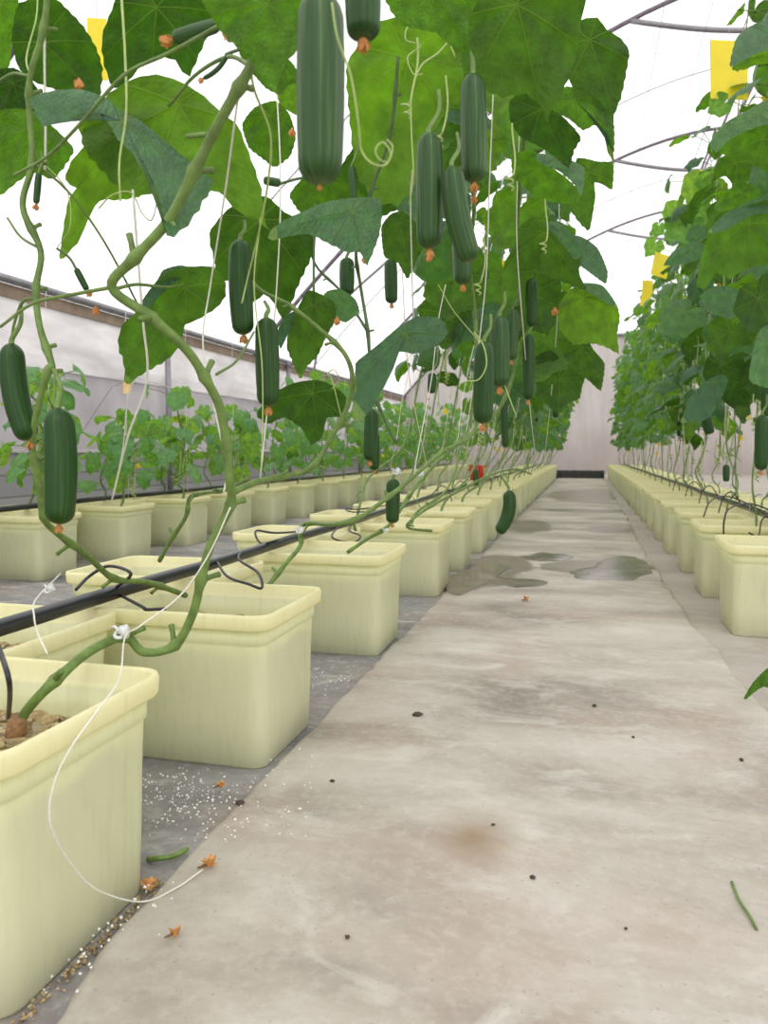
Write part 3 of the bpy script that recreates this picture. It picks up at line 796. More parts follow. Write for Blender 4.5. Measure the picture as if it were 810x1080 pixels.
def petiole(parent, spec, r=.0025): 
    q = MB(); p = hero_path(spec, 5); q.tube(p, lerp_r(r, r*.75, len(p)), 7); return q.build('petiole', M['stem'], parent)

base = on_z(16, 775, .195)
v1 = thing('cucumber_vine', 'thick stemmed cucumber vine rooted in the nearest left pot, climbing past left centre', 'vine', base, 'cucumber vines left of the aisle')
bd = (base-CAM).dot(FW)
hstem(v1, [(14, 779, bd), (28, 750, bd-.005), (58, 718, .88), (98, 685, .93), (132, 672, .97), (152, 688, .98), (184, 681, .99), (203, 648, .98), (212, 612, .97), (222, 575, .96), (243, 532, .95), (242, 505, .93), (239, 470, .92), (232, 430, .90), (216, 398, .88), (196, 368, .86), (160, 335, .84), (118, 303, .82), (142, 272, .80), (178, 232, .78), (205, 180, .76), (228, 135, .74), (252, 92, .72), (268, 62, .71), (282, 10, .70), (290, -40, .69)], .0058, .0050, n=6, node=12)
q = MB(); q.tube([base+Vector((0, 0, -.01)), base+Vector((.004, -.002, .012)), base+Vector((.010, -.004, .024))], [.013, .011, .007], 9); q.build('root_collar', M['stem_brown'], v1)
petiole(v1, [(118, 303, .82), (80, 310, .83), (35, 320, .85), (0, 345, .86)], .0022)
petiole(v1, [(218, 142, .75), (205, 143, .75), (196, 144, .745)], .0028)
petiole(v1, [(178, 232, .78), (182, 236, .78), (183, 240, .78)], .004)
petiole(v1, [(228, 395, .9), (250, 380, .95), (268, 350, 1.0)], .0018)
# the big leaves on the first vine
tleaf(v1, [(62,250),(66,225),(72,200),(80,192),(68,182),(75,165),(90,150),(82,130),(100,112),(160,118),(172,150),(152,198),(128,205),(105,205),(95,217),(82,238)], (122,150), 1.0, .9, .2, 'u', -120, seed=1)
tleaf(v1, [(85,125),(95,112),(115,90),(140,78),(165,76),(190,85),(215,100),(236,118),(250,125),(262,150),(275,180),(280,213),(268,208),(250,205),(230,190),(215,195),(190,212),(160,195),(130,190),(110,170),(90,145)], (188,110), .93, .6, -.3, 'u', -60, seed=2)
tleaf(v1, [(28,82),(40,80),(60,82),(85,88),(110,100),(125,115),(150,128),(175,145),(200,160),(225,170),(218,185),(205,205),(190,220),(176,226),(172,210),(165,190),(150,175),(140,160),(125,148),(118,135),(105,118),(85,115),(70,120),(45,120),(38,105)], (128,128), .84, -.9, .5, 't', -35, seed=3)
tleaf(v1, [(107,30),(120,0),(130,-25),(230,-25),(235,10),(222,25),(210,50),(200,70),(192,68),(185,58),(165,55),(150,62),(135,75),(120,80),(112,65),(108,50)], (165,8), .97, .8, 0, 'u', -95, seed=4)
tleaf(v1, [(212,-25),(340,-25),(345,0),(330,20),(315,45),(300,62),(290,84),(278,75),(262,55),(245,40),(228,20)], (282,5), .66, .5, .2, 'u', -80, seed=5)
tleaf(v1, [(252,45),(285,50),(308,62),(318,78),(305,85),(295,95),(280,90),(268,78),(256,62)], (280,65), .85, .6, 0, 'u', -60, seed=6)
tleaf(v1, [(127,332),(140,325),(155,310),(165,295),(180,285),(200,280),(225,278),(237,290),(238,308),(228,322),(208,335),(195,340),(190,358),(175,370),(150,378),(132,384),(130,365),(124,350)], (195,303), 1.02, .7, .2, 'u', -135, seed=7)
tleaf(v1, [(166,294),(172,284),(190,278),(205,279),(196,288),(182,300),(165,312),(148,322),(150,310)], (180,293), 1.01, -.5, 0, 't', -150, seed=8)
petiole(v1, [(120, 305, .82), (145, 300, .9), (175, 303, .98), (195, 300, 1.02)], .0022)
petiole(v1, [(265, 70, .71), (240, 60, .8), (205, 80, .88), (178, 112, .93)], .0024)
for i, (a, b) in enumerate([([(128, -5, .8), (132, 60, .8), (133, 120, .8), (126, 170, .8), (127, 212, .8)], .0014)]): htend(v1, a, b)
htend(v1, [(104, 220, .85), (118, 206, .85), (138, 203, .85), (150, 225, .85), (160, 232, .85), (166, 212, .85)], .0009)
htend(v1, [(262, 30, .7), (267, 90, .75), (285, 140, .8), (283, 190, .85), (273, 245, .9), (262, 290, .95), (255, 320, .95)], .0014)
htend(v1, [(275, 230, .95), (268, 300, .95), (276, 380, .95), (277, 440, .95), (275, 505, .95)], .0010)
htend(v1, [(350, 3, .52), (356, 40, .52), (370, 80, .53), (378, 130, .54), (381, 158, .55), (392, 172, .55), (406, 174, .56), (412, 162, .56), (404, 150, .56), (396, 158, .56), (400, 168, .56), (410, 170, .57), (414, 155, .57), (408, 147, .57)], .00085)
put_flower(v1, at(242, 28, .68), .013, False, UP, 3)
put_flower(v1, at(83, 84, .92), .012, False, UP, 4)
q = MB(); q.tube(hero_path([(262, 10, .68), (180, 55, .72), (130, 80, .76), (85, 130, .8), (50, 165, .85), (15, 185, .9)], 5), .0018, 7); q.build('petiole', M['stem'], v1)

b2 = on_z(158, 622, .22)
v2 = thing('cucumber_vine', 'thinner cucumber vine bending over the pipe at far left, carrying two dark fruit', 'vine', (-.86, 1.5, .2), 'cucumber vines left of the aisle')
hstem(v2, [(196, 628, 1.42), (180, 622, 1.38), (155, 614, 1.30), (120, 610, 1.24), (92, 586, 1.15), (60, 562, 1.08), (46, 545, 1.04), (41, 510, 1.02), (34, 462, 1.0), (50, 392, .97), (55, 386, .97), (42, 345, .97), (38, 305, .97), (43, 265, .97), (24, 218, .96), (34, 172, .95), (31, 120, .94), (32, 80, .92), (46, 30, .9), (52, -30, .88)], .0050, .0034, node=9)
petiole(v2, [(52, 388, .97), (58, 395, .96), (57, 430, .93)], .0022)
petiole(v2, [(38, 315, .97), (24, 318, .98), (14, 345, 1.0), (13, 364, 1.0)], .0022)
petiole(v2, [(30, 80, .92), (12, 78, .95), (-10, 92, .97)], .002)
petiole(v2, [(42, 262, .97), (22, 250, 1.0), (8, 230, 1.02)], .002)
petiole(v2, [(35, 172, .95), (70, 200, .98), (110, 255, 1.02), (150, 330, 1.1)], .0018)
tleaf(v2, [(14,20),(20,-5),(55,-12),(72,5),(88,22),(101,42),(108,62),(105,90),(97,100),(80,95),(60,90),(45,86),(30,80),(18,66),(12,40)], (45,45), 1.08, .8, 0, 'u', -40, seed=11)
tleaf(v2, [(-20,-25),(16,-20),(20,8),(14,30),(10,58),(0,72),(-20,60)], (0,5), 1.1, .8, 0, 'u', -90, seed=12)
tleaf(v2, [(-8,72),(14,70),(30,80),(42,95),(36,114),(20,122),(5,119),(-18,110),(-18,82)], (14,88), 1.05, .6, 0, 'u', -120, seed=13)
tleaf(v2, [(-18,118),(12,112),(35,116),(60,134),(78,150),(67,170),(55,182),(35,178),(18,186),(0,196),(-20,190)], (25,138), 1.0, .5, .3, 'u', -60, seed=14)
htend(v2, [(32, 80, .92), (28, 60, .95), (38, 20, .95), (40, -10, .95)], .0012)
htend(v2, [(44, 170, .98), (70, 200, .98), (74, 238, .98), (60, 262, 1.0)], .0008)
put_flower(v2, at(101, 324, 1.0), .010, False, UP, 6)

v3 = thing('cucumber_vine', 'cucumber vine from the second left pot, bending right along the pipe', 'vine', on_z(268, 640, .195), 'cucumber vines left of the aisle')
s3 = on_z(268, 640, .195); d3 = (s3-CAM).dot(FW)
hstem(v3, [(268, 641, d3), (280, 622, d3), (300, 596, d3+.03), (317, 575, d3+.08), (316, 558, d3+.10), (326, 552, d3+.12), (355, 553, 1.48), (380, 545, 1.52), (402, 530, 1.58), (430, 508, 1.65), (465, 478, 1.75), (498, 458, 1.82), (505, 420, 1.82), (503, 370, 1.8), (500, 320, 1.78), (494, 270, 1.7), (500, 220, 1.6), (492, 150, 1.45), (485, 90, 1.3), (480, 40, 1.2), (478, -30, 1.1)], .0048, .0042, node=10)
q = MB(); q.tube([s3+Vector((0, 0, -.01)), s3+Vector((.003, 0, .012)), s3+Vector((.008, 0, .022))], [.010, .009, .006], 9); q.build('root_collar', M['stem_brown'], v3)
hstem(v3, [(243, 520, 1.0), (275, 507, 1.1), (312, 500, 1.2), (332, 490, 1.2), (349, 462, 1.2), (366, 430, 1.2), (372, 402, 1.2), (364, 374, 1.2), (338, 348, 1.2), (305, 322, 1.2), (278, 308, 1.2), (255, 290, 1.2)], .0046, .0030, name='side_shoot', node=9)
hstem(v3, [(418, 468, 1.4), (404, 438, 1.4), (392, 405, 1.4), (388, 350, 1.4), (380, 300, 1.4), (376, 260, 1.35), (392, 200, 1.3), (412, 140, 1.25), (420, 60, 1.2)], .0032, .0026, 'stem_dark', 'side_shoot')
hstem(v3, [(388, 350, 1.4), (362, 310, 1.4), (332, 278, 1.4), (328, 240, 1.35)], .0024, .002, 'stem_dark', 'side_shoot')
hstem(v3, [(331, 320, 1.3), (331, 270, 1.3), (333, 215, 1.3)], .0022, .002, 'stem_dark', 'side_shoot')
tleaf(v3, [(220,240),(235,222),(250,212),(280,205),(300,222),(330,235),(330,260),(315,290),(300,322),(290,310),(280,300),(262,310),(245,290),(230,285),(225,265)], (275,232), 1.28, .8, 0, 'u', -95, seed=21)
tleaf(v3, [(283,223),(295,218),(320,215),(345,210),(370,208),(400,206),(403,225),(400,245),(393,262),(387,273),(380,262),(365,262),(355,257),(345,252),(325,240),(300,235),(285,232)], (372,224), 1.0, -.8, .4, 't', 185, seed=22)
tleaf(v3, [(374,374),(385,368),(400,360),(420,345),(440,332),(465,331),(473,345),(460,362),(438,372),(420,370),(415,385),(405,400),(392,415),(378,423),(372,410),(376,392)], (428,353), 1.2, -.6, .5, 't', -140, seed=23)
tleaf(v3, [(302,358),(310,375),(317,386),(322,378),(335,368),(345,350),(354,335),(353,318),(340,310),(325,305),(316,320),(306,338)], (330,322), 1.3, .6, 0, 'u', -110, seed=24)
tleaf(v3, [(337,316),(345,305),(360,304),(375,314),(379,326),(365,337),(352,333)], (358,317), 1.33, -.6, .3, 't', -20, seed=25)
tleaf(v3, [(292,350),(298,336),(318,322),(322,330),(308,345),(296,362)], (308,338), 1.32, -.5, 0, 't', -140, seed=26)
tleaf(v3, [(270,425),(285,410),(310,402),(335,400),(352,405),(365,415),(362,435),(345,438),(340,455),(328,462),(318,448),(300,436),(282,438)], (330,415), 1.4, .6, 0, 'u', -130, seed=27)
tleaf(v3, [(402,238),(412,225),(425,222),(440,235),(446,255),(440,268),(430,284),(420,272),(405,265)], (422,235), 1.35, .7, 0, 'u', -80, seed=28)
tleaf(v3, [(415,195),(432,190),(445,200),(446,220),(436,230),(422,222),(412,210)], (430,203), 1.4, -.6, 0, 't', -80, seed=29)
tleaf(v3, [(255,128),(268,112),(290,105),(305,118),(312,140),(306,158),(290,168),(275,160),(262,150)], (285,122), 1.35, .7, 0, 'u', -80, seed=30)
tleaf(v3, [(292,95),(305,82),(318,92),(322,112),(312,118),(296,110)], (306,98), 1.4, .6, 0, 'u', -80, seed=31)
tleaf(v3, [(366,60),(400,18),(440,15),(482,38),(502,60),(492,92),(472,112),(456,132),(442,172),(420,192),(395,187),(375,162),(368,110)], (430,62), 1.22, .7, 0, 'u', -100, seed=32)
tleaf(v3, [(355,180),(375,150),(410,150),(440,170),(452,200),(440,225),(420,215),(400,222),(380,205)], (405,170), 1.5, .7, 0, 'u', -100, seed=33)
tleaf(v3, [(305,200),(320,185),(345,182),(370,192),(392,205),(380,215),(350,220),(320,222)], (345,192), 1.35, .9, 0, 'u', -100, seed=34)
htend(v3, [(486, 28, 1.0), (463, 55, 1.0), (444, 70, 1.0), (434, 100, 1.0), (434, 140, 1.0), (436, 185, 1.0), (432, 215, 1.0)], .0014)
htend(v3, [(480, 60, 1.0), (470, 30, 1.0), (486, 18, 1.0), (452, 15, 1.0), (432, 25, 1.0), (428, 42, 1.0), (444, 48, 1.0), (430, 60, 1.0), (436, 78, 1.0), (446, 78, 1.0)], .0011)
htend(v3, [(500, 350, 1.35), (510, 365, 1.35), (513, 385, 1.35), (505, 400, 1.35), (492, 402, 1.35)], .0015)
htend(v3, [(360, 440, 1.2), (350, 400, 1.2), (345, 395, 1.2), (352, 390, 1.2), (358, 400, 1.2), (350, 410, 1.2)], .0010)
htend(v3, [(545, 440, 1.6), (520, 380, 1.6), (480, 330, 1.6), (462, 300, 1.6)], .0014)
for p, s_ in (((130, 83), 0),):
    pass
for (x, y, d) in ((385, 270, 1.3), (308, 136, 1.2), (355, 335, 1.3), (452, 268, .95), (490, 262, 1.2), (500, 207, 1.0), (585, 325, 1.9)):
    put_flower(v3, at(x, y, d), px(8, d), False, UP, int(x))

# the top canopy leaves in front belong to the third left vine
s4 = Vector((-.60, 1.95, .195))
v4 = thing('cucumber_vine', 'broad leafed cucumber vine from the third left pot, leaves filling upper centre', 'vine', s4, 'cucumber vines left of the aisle')
hstem(v4, [(366, 583, 1.93), (388, 568, 1.93), (408, 556, 1.92), (424, 535, 1.92), (445, 505, 1.95), (480, 470, 2.0), (520, 440, 2.05), (540, 400, 2.05), (548, 340, 2.0), (545, 270, 1.9), (548, 200, 1.8), (555, 120, 1.65), (560, 50, 1.5), (562, -30, 1.4)], .0048, .0042, node=10)
tleaf(v4, [(405,-25),(505,-25),(494,20),(496,46),(478,43),(460,31),(445,28),(425,22),(412,5)], (458,-6), .90, .6, 0, 'u', -100, seed=41)
tleaf(v4, [(492,-25),(600,-25),(613,10),(611,40),(600,70),(590,90),(582,98),(578,111),(572,98),(555,88),(530,90),(505,80),(490,70),(486,48),(490,18)], (545,5), .98, .6, 0, 'u', -75, seed=42)
tleaf(v4, [(612,20),(630,17),(640,30),(655,38),(664,50),(660,75),(655,95),(648,110),(646,132),(649,148),(641,138),(632,108),(618,96),(605,90),(598,70),(600,45)], (622,42), 1.4, .6, 0, 'u', -70, seed=43)
tleaf(v4, [(575,100),(598,90),(625,98),(640,110),(648,125),(648,148),(640,133),(628,128),(615,134),(600,124),(585,116)], (606,105), 1.45, .7, 0, 'u', -30, seed=44)
tleaf(v4, [(538,100),(560,92),(578,110),(598,124),(613,137),(606,150),(600,166),(585,158),(568,150),(550,142),(538,124)], (570,116), 1.5, .7, 0, 'u', -60, seed=45)
tleaf(v4, [(560,158),(578,162),(600,167),(617,172),(614,197),(605,189),(590,180),(573,173)], (586,169), 1.58, -.9, 0, 't', -20, seed=46)
tleaf(v4, [(540,158),(562,156),(575,172),(600,186),(613,196),(608,206),(590,209),(570,207),(555,198),(541,182)], (570,178), 1.62, .8, 0, 'u', -60, seed=47)
tleaf(v4, [(608,165),(630,169),(647,168),(646,196),(636,193),(627,192),(628,206),(622,232),(611,226),(600,212),(606,195)], (620,182), 1.7, .6, 0, 'u', -60, seed=48)
tleaf(v4, [(545,240),(560,228),(585,230),(600,245),(613,262),(611,280),(619,293),(600,291),(580,287),(560,277),(543,262)], (575,245), 1.75, .7, 0, 'u', -50, seed=49)
tleaf(v4, [(572,232),(590,232),(603,246),(614,262),(606,268),(592,255)], (592,245), 1.7, -.8, 0, 't', -40, seed=50)
tleaf(v4, [(598,245),(612,248),(630,260),(641,280),(639,291),(625,286),(608,276),(600,262)], (615,262), 1.82, -.6, .3, 't', -50, seed=51)
tleaf(v4, [(588,322),(600,305),(615,300),(635,308),(651,318),(654,330),(651,345),(653,361),(640,358),(625,356),(605,357),(590,342)], (615,314), 2.0, .6, 0, 'u', -60, seed=52)
tleaf(v4, [(600,360),(615,350),(626,368),(638,380),(634,403),(620,396),(605,388),(594,372)], (614,366), 2.1, .5, 0, 'u', -50, seed=53)
tleaf(v4, [(600,298),(618,298),(636,300),(652,316),(640,316),(620,308)], (622,303), 1.98, -.8, 0, 't', -30, seed=54)
tleaf(v4, [(480,25),(500,32),(520,50),(535,70),(520,66),(500,52),(484,40)], (505,45), 1.1, -.7, 0, 't', -40, seed=55)
tleaf(v4, [(600,-20),(612,-25),(618,0),(610,25),(600,15)], (608,0), 1.2, .5, 0, 'u', -80, seed=56)
for a in [(520, 70, 1.3, 46, -80, 25, 0, 'u', 'a'), (555, 120, 1.75, 46, -110, 20, 0, 'u', 'a'), (500, 125, 1.5, 40, 150, -10, 40, 't', 'b'),
          (500, 150, 1.7, 42, -100, 20, 0, 'u', 'd'), (545, 225, 1.9, 42, -120, 20, 0, 'u', 'b'), (455, 150, 1.6, 46, -60, 20, 0, 'u', 'c'), (460, 110, 1.5, 50, -90, 25, 0, 'u', 'd'),
          (470, 205, 1.6, 40, -150, -20, 40, 't', 'c'), (560, 70, 1.6, 46, -130, 20, 0, 'u', 'b'), (560, 310, 2.1, 42, -70, 20, 0, 'u', 'b'), (575, 360, 2.3, 40, -100, 20, 0, 'u', 'd'),
          (530, 290, 1.9, 44, -90, 20, 0, 'u', 'a'), (480, 290, 1.8, 46, -100, 20, 0, 'u', 'b'), (450, 260, 1.7, 42, -60, -20, 35, 't', 'd'), (560, 255, 2.0, 40, -30, -20, 30, 't', 'a'),
          (520, 340, 2.0, 40, -60, 20, 0, 'u', 'c'), (500, 330, 1.9, 42, -130, -10, 40, 't', 'b'), (470, 330, 1.9, 36, -90, 20, 0, 'u', 'a'), (590, 400, 2.5, 34, -90, 20, 0, 'u', 'a'),
          (545, 375, 2.4, 36, -60, -10, 40, 't', 'd'), (530, 400, 2.5, 30, -90, 10, 30, 't', 'c'), (600, 330, 2.4, 36, -110, 20, 0, 'u', 'd')]:
    hleaf(v4, *a)
tleaf(v4, [(565,375),(580,368),(592,380),(588,400),(575,402),(566,392)], (580,380), 2.3, .5, 0, 'u', -60, seed=57)
for k, (x, y, d) in enumerate(((540, 130, 1.3), (470, 80, 1.2), (440, 40, 1.1), (575, 210, 1.6), (510, 250, 1.5))):
    o = bpy.data.objects.new('tendril', TEND[k % 3]); C.objects.link(o); o.parent = v4
    o.matrix_local = Matrix.Translation(at(x, y, d)-WORLD[v4.name]) @ Matrix.Diagonal((.16, .16, .16, 1))

# generated vines
def vine(bx, by, run, tx, zt, z0, nl, seed, label, group, near, bias, size=(.07, .105), young=False, fruit=0, zbare=None):
    rr = random.Random(seed); b = Vector((bx, by, .195))
    t = thing('cucumber_vine', label, 'vine', b, group)
    ty = by+run
    sx = rr.uniform(-.05, .05)
    P = [b, b+Vector((.01, .05, .09)), Vector((bx+(tx-bx)*.1+sx, by+run*.4, .36+rr.uniform(-.03, .05))), Vector((bx+(tx-bx)*.25, by+run*.85, .50+rr.uniform(0, .08)))]
    k = 5
    for i in range(1, k+1):
        u = i/k; P.append(Vector((bx+(tx-bx)*(.25+.75*u)+rr.uniform(-.02, .02), ty+rr.uniform(-.03, .03), .56+(zt-.56)*u)))
    path = crom(P, 5)
    q = MB(); n = len(path); rs = [((.0056 if bx < 0 else .0038)-.0018*i/n)*(1.3 if i % 4 == 0 and i else 1) for i in range(n)]
    q.tube(path, rs, 7 if near else 5); stem_q = q
    def on_path(z):
        for a, c in zip(path[8:], path[9:]):
            if a.z <= z <= c.z: return a.lerp(c, (z-a.z)/max(1e-6, c.z-a.z))
        return path[-1]
    fol = MB(); uvs = []; tones = []
    az = rr.uniform(0, 6.28)
    for k in range(nl):
        z = z0+(zt+.05-z0)*(k+.5)/nl+rr.uniform(-.03, .03)
        p = on_path(z); az += 2.4+rr.uniform(-.5, .5)
        d = Vector((math.cos(az)+bias, math.sin(az)*.8, 0)); d.normalize()
        L = rr.uniform(.07, .17); s_ = rr.uniform(*size)*(1-.35*max(0, (k/nl-.8)/.2))
        e = p+d*L+Vector((0, 0, rr.uniform(.01, .08)))
        dr = rad(rr.choice((20, 35, 50, 65, 80, 90) if bias >= 0 else (10, 20, 30, 45, 60, 80)))
        tip = d*math.cos(dr)-Vector((0, 0, math.sin(dr)))
        tip = Matrix.Rotation(rr.uniform(-.7, .7), 3, 'Z') @ tip
        nrm = Vector((0, 0, 1))*math.cos(dr)+d*math.sin(dr)+Vector((rr.uniform(-.4, .4), rr.uniform(-.4, .4), rr.uniform(-.1, .3)))
        pc = crom([p, p+d*L*.5+Vector((0, 0, (e.z-p.z)*.8)), e], 3)
        if near:
            pq = MB(); pq.tube(pc, .0021, 5); pq.build('petiole', M['stem'], t)
            put_leaf(t, e, tip, nrm, s_, rr.choice('aabbcdde'), young)
        else:
            stem_q.tube(pc, .0021, 5, False)
            vs, fs, uv = rr.choice(LOW); B = basis(tip, nrm); fol.add([e+B @ (v*s_) for v in vs], fs); uvs += uv; tones += [rr.random()]*len(vs)
    if not near:
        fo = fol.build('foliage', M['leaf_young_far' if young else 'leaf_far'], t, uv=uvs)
        fo.data.attributes.new('tone', 'FLOAT', 'POINT').data.foreach_set('value', tones)
    nf = rr.randint(3, 6) if near else rr.randint(2, 4)
    if young: nf = 1
    for k in range(nf):
        z = rr.uniform(z0-.1, zt); p = on_path(z)+Vector((rr.uniform(-.09, .06+.06*bias), rr.uniform(-.06, .06), 0))
        yl = rr.random() < .5 or young
        put_flower(t, p, rr.uniform(.010, .017) if not yl else rr.uniform(.014, .022), yl, Vector((rr.uniform(-.6, .6), -1, rr.uniform(-.2, .8))), seed+k)
    if near:
        for k in range(8):
            z = rr.uniform(max(.5, z0-.25), min(zt, z0+.9)); p = on_path(z)+Vector((rr.uniform(-.05, .05), rr.uniform(-.05, .05), 0))*(k > 3); o = bpy.data.objects.new('tendril', TEND[k % 3]); C.objects.link(o); o.parent = t
            sc = rr.uniform(.14, .34)
            o.matrix_local = Matrix.Translation(p-b) @ Matrix.Rotation(rr.uniform(0, 6), 4, 'Z') @ Matrix.Diagonal((sc, sc, sc, 1))
        # bare side shoots pruned low down
        q = stem_q
        for k in range(4):
            p = path[rr.randint(5, 16)]; e = p+Vector((rr.uniform(-.05, .05), rr.uniform(-.05, .05), rr.uniform(-.03, .05)))
            q.tube([p, (p+e)/2+Vector((0, 0, .008)), e], [.002, .0018, .0012], 5)
    stem_q.build('stem', M['stem'], t)
    for k in range(fruit):
        z = rr.uniform(z0+.05, min(zt, z0+.9)); p = on_path(z); dx = rr.uniform(-.07, .07)+.05*bias
        L = rr.uniform(.09, .14); a = Vector((p.x+dx, p.y+rr.uniform(-.05, .05), p.z-.03))
        cucumber(a, a+Vector((rr.uniform(-.01, .01), 0, -L)), rr.uniform(.013, .016), label_f(label), rr.uniform(-.04, .04), stalk_to=p, seed=seed+k, sides=12, pale=rr.random() < .4)
    return t, path
def label_f(l):
    return 'cucumber hanging on the '+l.split(' in the ')[0].replace('cucumber vine', 'vine')
def twine(p0, p1, label, group, r=.0011, wind=True):
    q = MB(); p0, p1 = Vector(p0), Vector(p1); n = 14
    q.tube([p0.lerp(p1, i/n)+Vector((.006*math.sin(i*1.9), .006*math.cos(i*1.9), 0)) for i in range(n+1)], r, 5)
    return tag(q.build('support_twine', M['twine']), label, 'twine', group)

for i, y in enumerate(L1):
    if i < 3: continue
    z0 = .84-.07*(i-3) if i < 8 else .50
    z0 = max(.52, z0)
    zt = 2.05+R_.uniform(-.1, .12)
    tx = -.20+R_.uniform(-.05, .05)
    vine(-.62, y, .70 if i < 9 else .45, tx, zt, z0, 26 if i < 9 else 30, 100+i, '%s cucumber vine of the left aisle-side row, in the %s pot' % (ordn(i), ordn(i)), 'cucumber vines left of the aisle', i < 8, .25, fruit=(2 if i < 9 else 0) and 1)
for i, y in enumerate(L1B):
    if i < 3 or i == 0: continue
    tx = -.52+R_.uniform(-.06, .06)
    z0 = .85 if i < 7 else .58
    vine(-.93, y, .5, tx, 2.05+R_.uniform(-.1, .1), z0, 18 if i < 7 else 22, 200+i, '%s cucumber vine of the inner left line, in the %s pot' % (ordn(i), ordn(i)), 'cucumber vines of the inner left line', i < 6, 0, fruit=1 if i < 8 else 0)
for i, y in enumerate(RA):
    tx = .62+R_.uniform(-.04, .04)
    vine(.60, y, .15, tx, 1.98+R_.uniform(-.08, .15), .56 if i > 2 else .72, 30, 300+i, '%s cucumber vine of the right aisle-side row, in the %s pot' % (ordn(i), ordn(i)), 'cucumber vines right of the aisle', i < 6, -.15, fruit=1 if i in (1, 3, 5) else 0)
for i, y in enumerate(RB):
    vine(.80, y, .12, .86+R_.uniform(-.05, .05), 1.95+R_.uniform(-.1, .15), .62, 26, 400+i, '%s cucumber vine of the outer right line, in the %s pot' % (ordn(i), ordn(i)), 'cucumber vines of the outer right line', i < 5, -.05, fruit=0)
for i, y in enumerate(L2):
    rr = random.Random(900+i)
    zt = (.62, .78, .58, .86, .72, .95)[i] if i < 6 else rr.uniform(.8, 1.25)
    vine(-2.2, y, .12, -2.2+rr.uniform(-.08, .12), zt, .30, 17 if i < 6 else 20, 500+i, '%s young cucumber vine of the far-left front line, in the %s pot' % (ordn(i), ordn(i)), 'young vines of the far left front line', i < 5, .1, (.055, .095), True)
for i, y in enumerate(L2B):
    rr = random.Random(950+i)
    vine(-2.50, y, .12, -2.45+rr.uniform(-.1, .1), rr.uniform(.6, .95) if i < 6 else rr.uniform(.8, 1.2), .30, 18, 600+i, '%s young cucumber vine of the far-left back line, in the %s pot' % (ordn(i), ordn(i)), 'young vines of the far left back line', i < 3, 0, (.055, .095), True)

# overhead wires and twines
for x, z, lab in ((-.22, 2.32, 'steel crop wire high over the left aisle-side vines'), (.62, 2.32, 'steel crop wire high over the right aisle-side vines'), (-2.2, 2.32, 'steel crop wire high over the far left row')):
    q = MB(); q.tube([(x, .1, z), (x, 17.9, z)], .0025, 5); tag(q.build('crop_wire', M['wire']), lab, 'wire', 'crop wires')
for i, y in enumerate(L1[3:16]):
    twine((-.52, y+.3, .45), (-.22, y+.47, 2.32), 'white support twine of the %s left aisle-side vine' % ordn(i+3), 'twines of the left aisle row', .0014)
for i, y in enumerate(L1B[3:14]):
    twine((-.85, y+.3, .45), (-.52, y+.5, 2.32), 'white support twine of the %s inner left line vine' % ordn(i+3), 'twines of the inner left line', .0014)
for i, y in enumerate(RA[:12]):
    twine((.60, y+.12, .28), (.62, y+.16, 2.32), 'white support twine of the %s right aisle-side vine' % ordn(i), 'twines of the right aisle row', .0014)
for i, y in enumerate(L2[:14]):
    twine((-2.2, y+.1, .28), (-2.2, y+.16, 2.32), 'thin white twine of the %s far-left front line vine' % ordn(i), 'twines of the far left row', .0013)
def ptwine(spec, label, r=.0011):
    q = MB(); p = hero_path(spec, 6); q.tube(p, r, 6); return tag(q.build('support_twine', M['twine']), label, 'twine', 'close twines')
ptwine([(48, -10, .9), (47, 60, .95), (48, 150, .98), (47, 182, 1.0)], 'white twine running down the upper left corner', .0014)
ptwine([(252, 95, .73), (246, 140, .8), (237, 205, .9), (222, 300, 1.0), (214, 355, 1.0), (220, 400, .95), (238, 490, .97), (236, 520, .96)], 'pale twine winding down beside the thick stem')
ptwine([(290, 60, 1.1), (296, 200, 1.1), (290, 330, 1.1), (282, 430, 1.1), (274, 508, 1.1)], 'white twine running down left of the largest cucumber')
ptwine([(152, 380, 1.5), (135, 420, 1.6), (130, 470, 1.7), (120, 520, 1.9)], 'white twine slanting down in front of the left net wall')
ptwine([(140, 200, .95), (150, 330, 1.0), (155, 400, 1.05), (135, 460, 1.1), (118, 528, 1.2)], 'pale green twine crossing the left net wall', .0016)
ptwine([(470, 300, 1.6), (462, 340, 1.6), (455, 400, 1.6), (440, 480, 1.6), (437, 500, 1.6)], 'white twine hanging left of the ringed cucumber')
ptwine([(435, 180, 1.0), (433, 220, 1.1), (436, 330, 1.3), (440, 360, 1.35)], 'white twine under the curled tendrils at centre')
ptwine([(520, 100, 1.3), (516, 200, 1.4), (512, 300, 1.5), (500, 400, 1.6), (492, 455, 1.7)], 'white twine between the cluster of three and the ringed cucumber')
ptwine([(548, 130, 1.6), (545, 250, 1.7), (552, 350, 1.8), (560, 440, 2.2), (566, 490, 2.8)], 'white twine through the leaves left of the aisle, reaching down to the pots')
ptwine([(420, 170, 1.5), (425, 300, 1.6), (432, 400, 1.8), (452, 500, 2.2)], 'thin white twine left of the drooping centre leaf')
ptwine([(590, 200, 2.0), (588, 330, 2.2), (580, 430, 2.6), (574, 486, 3.4)], 'white twine near the right edge of the left canopy')
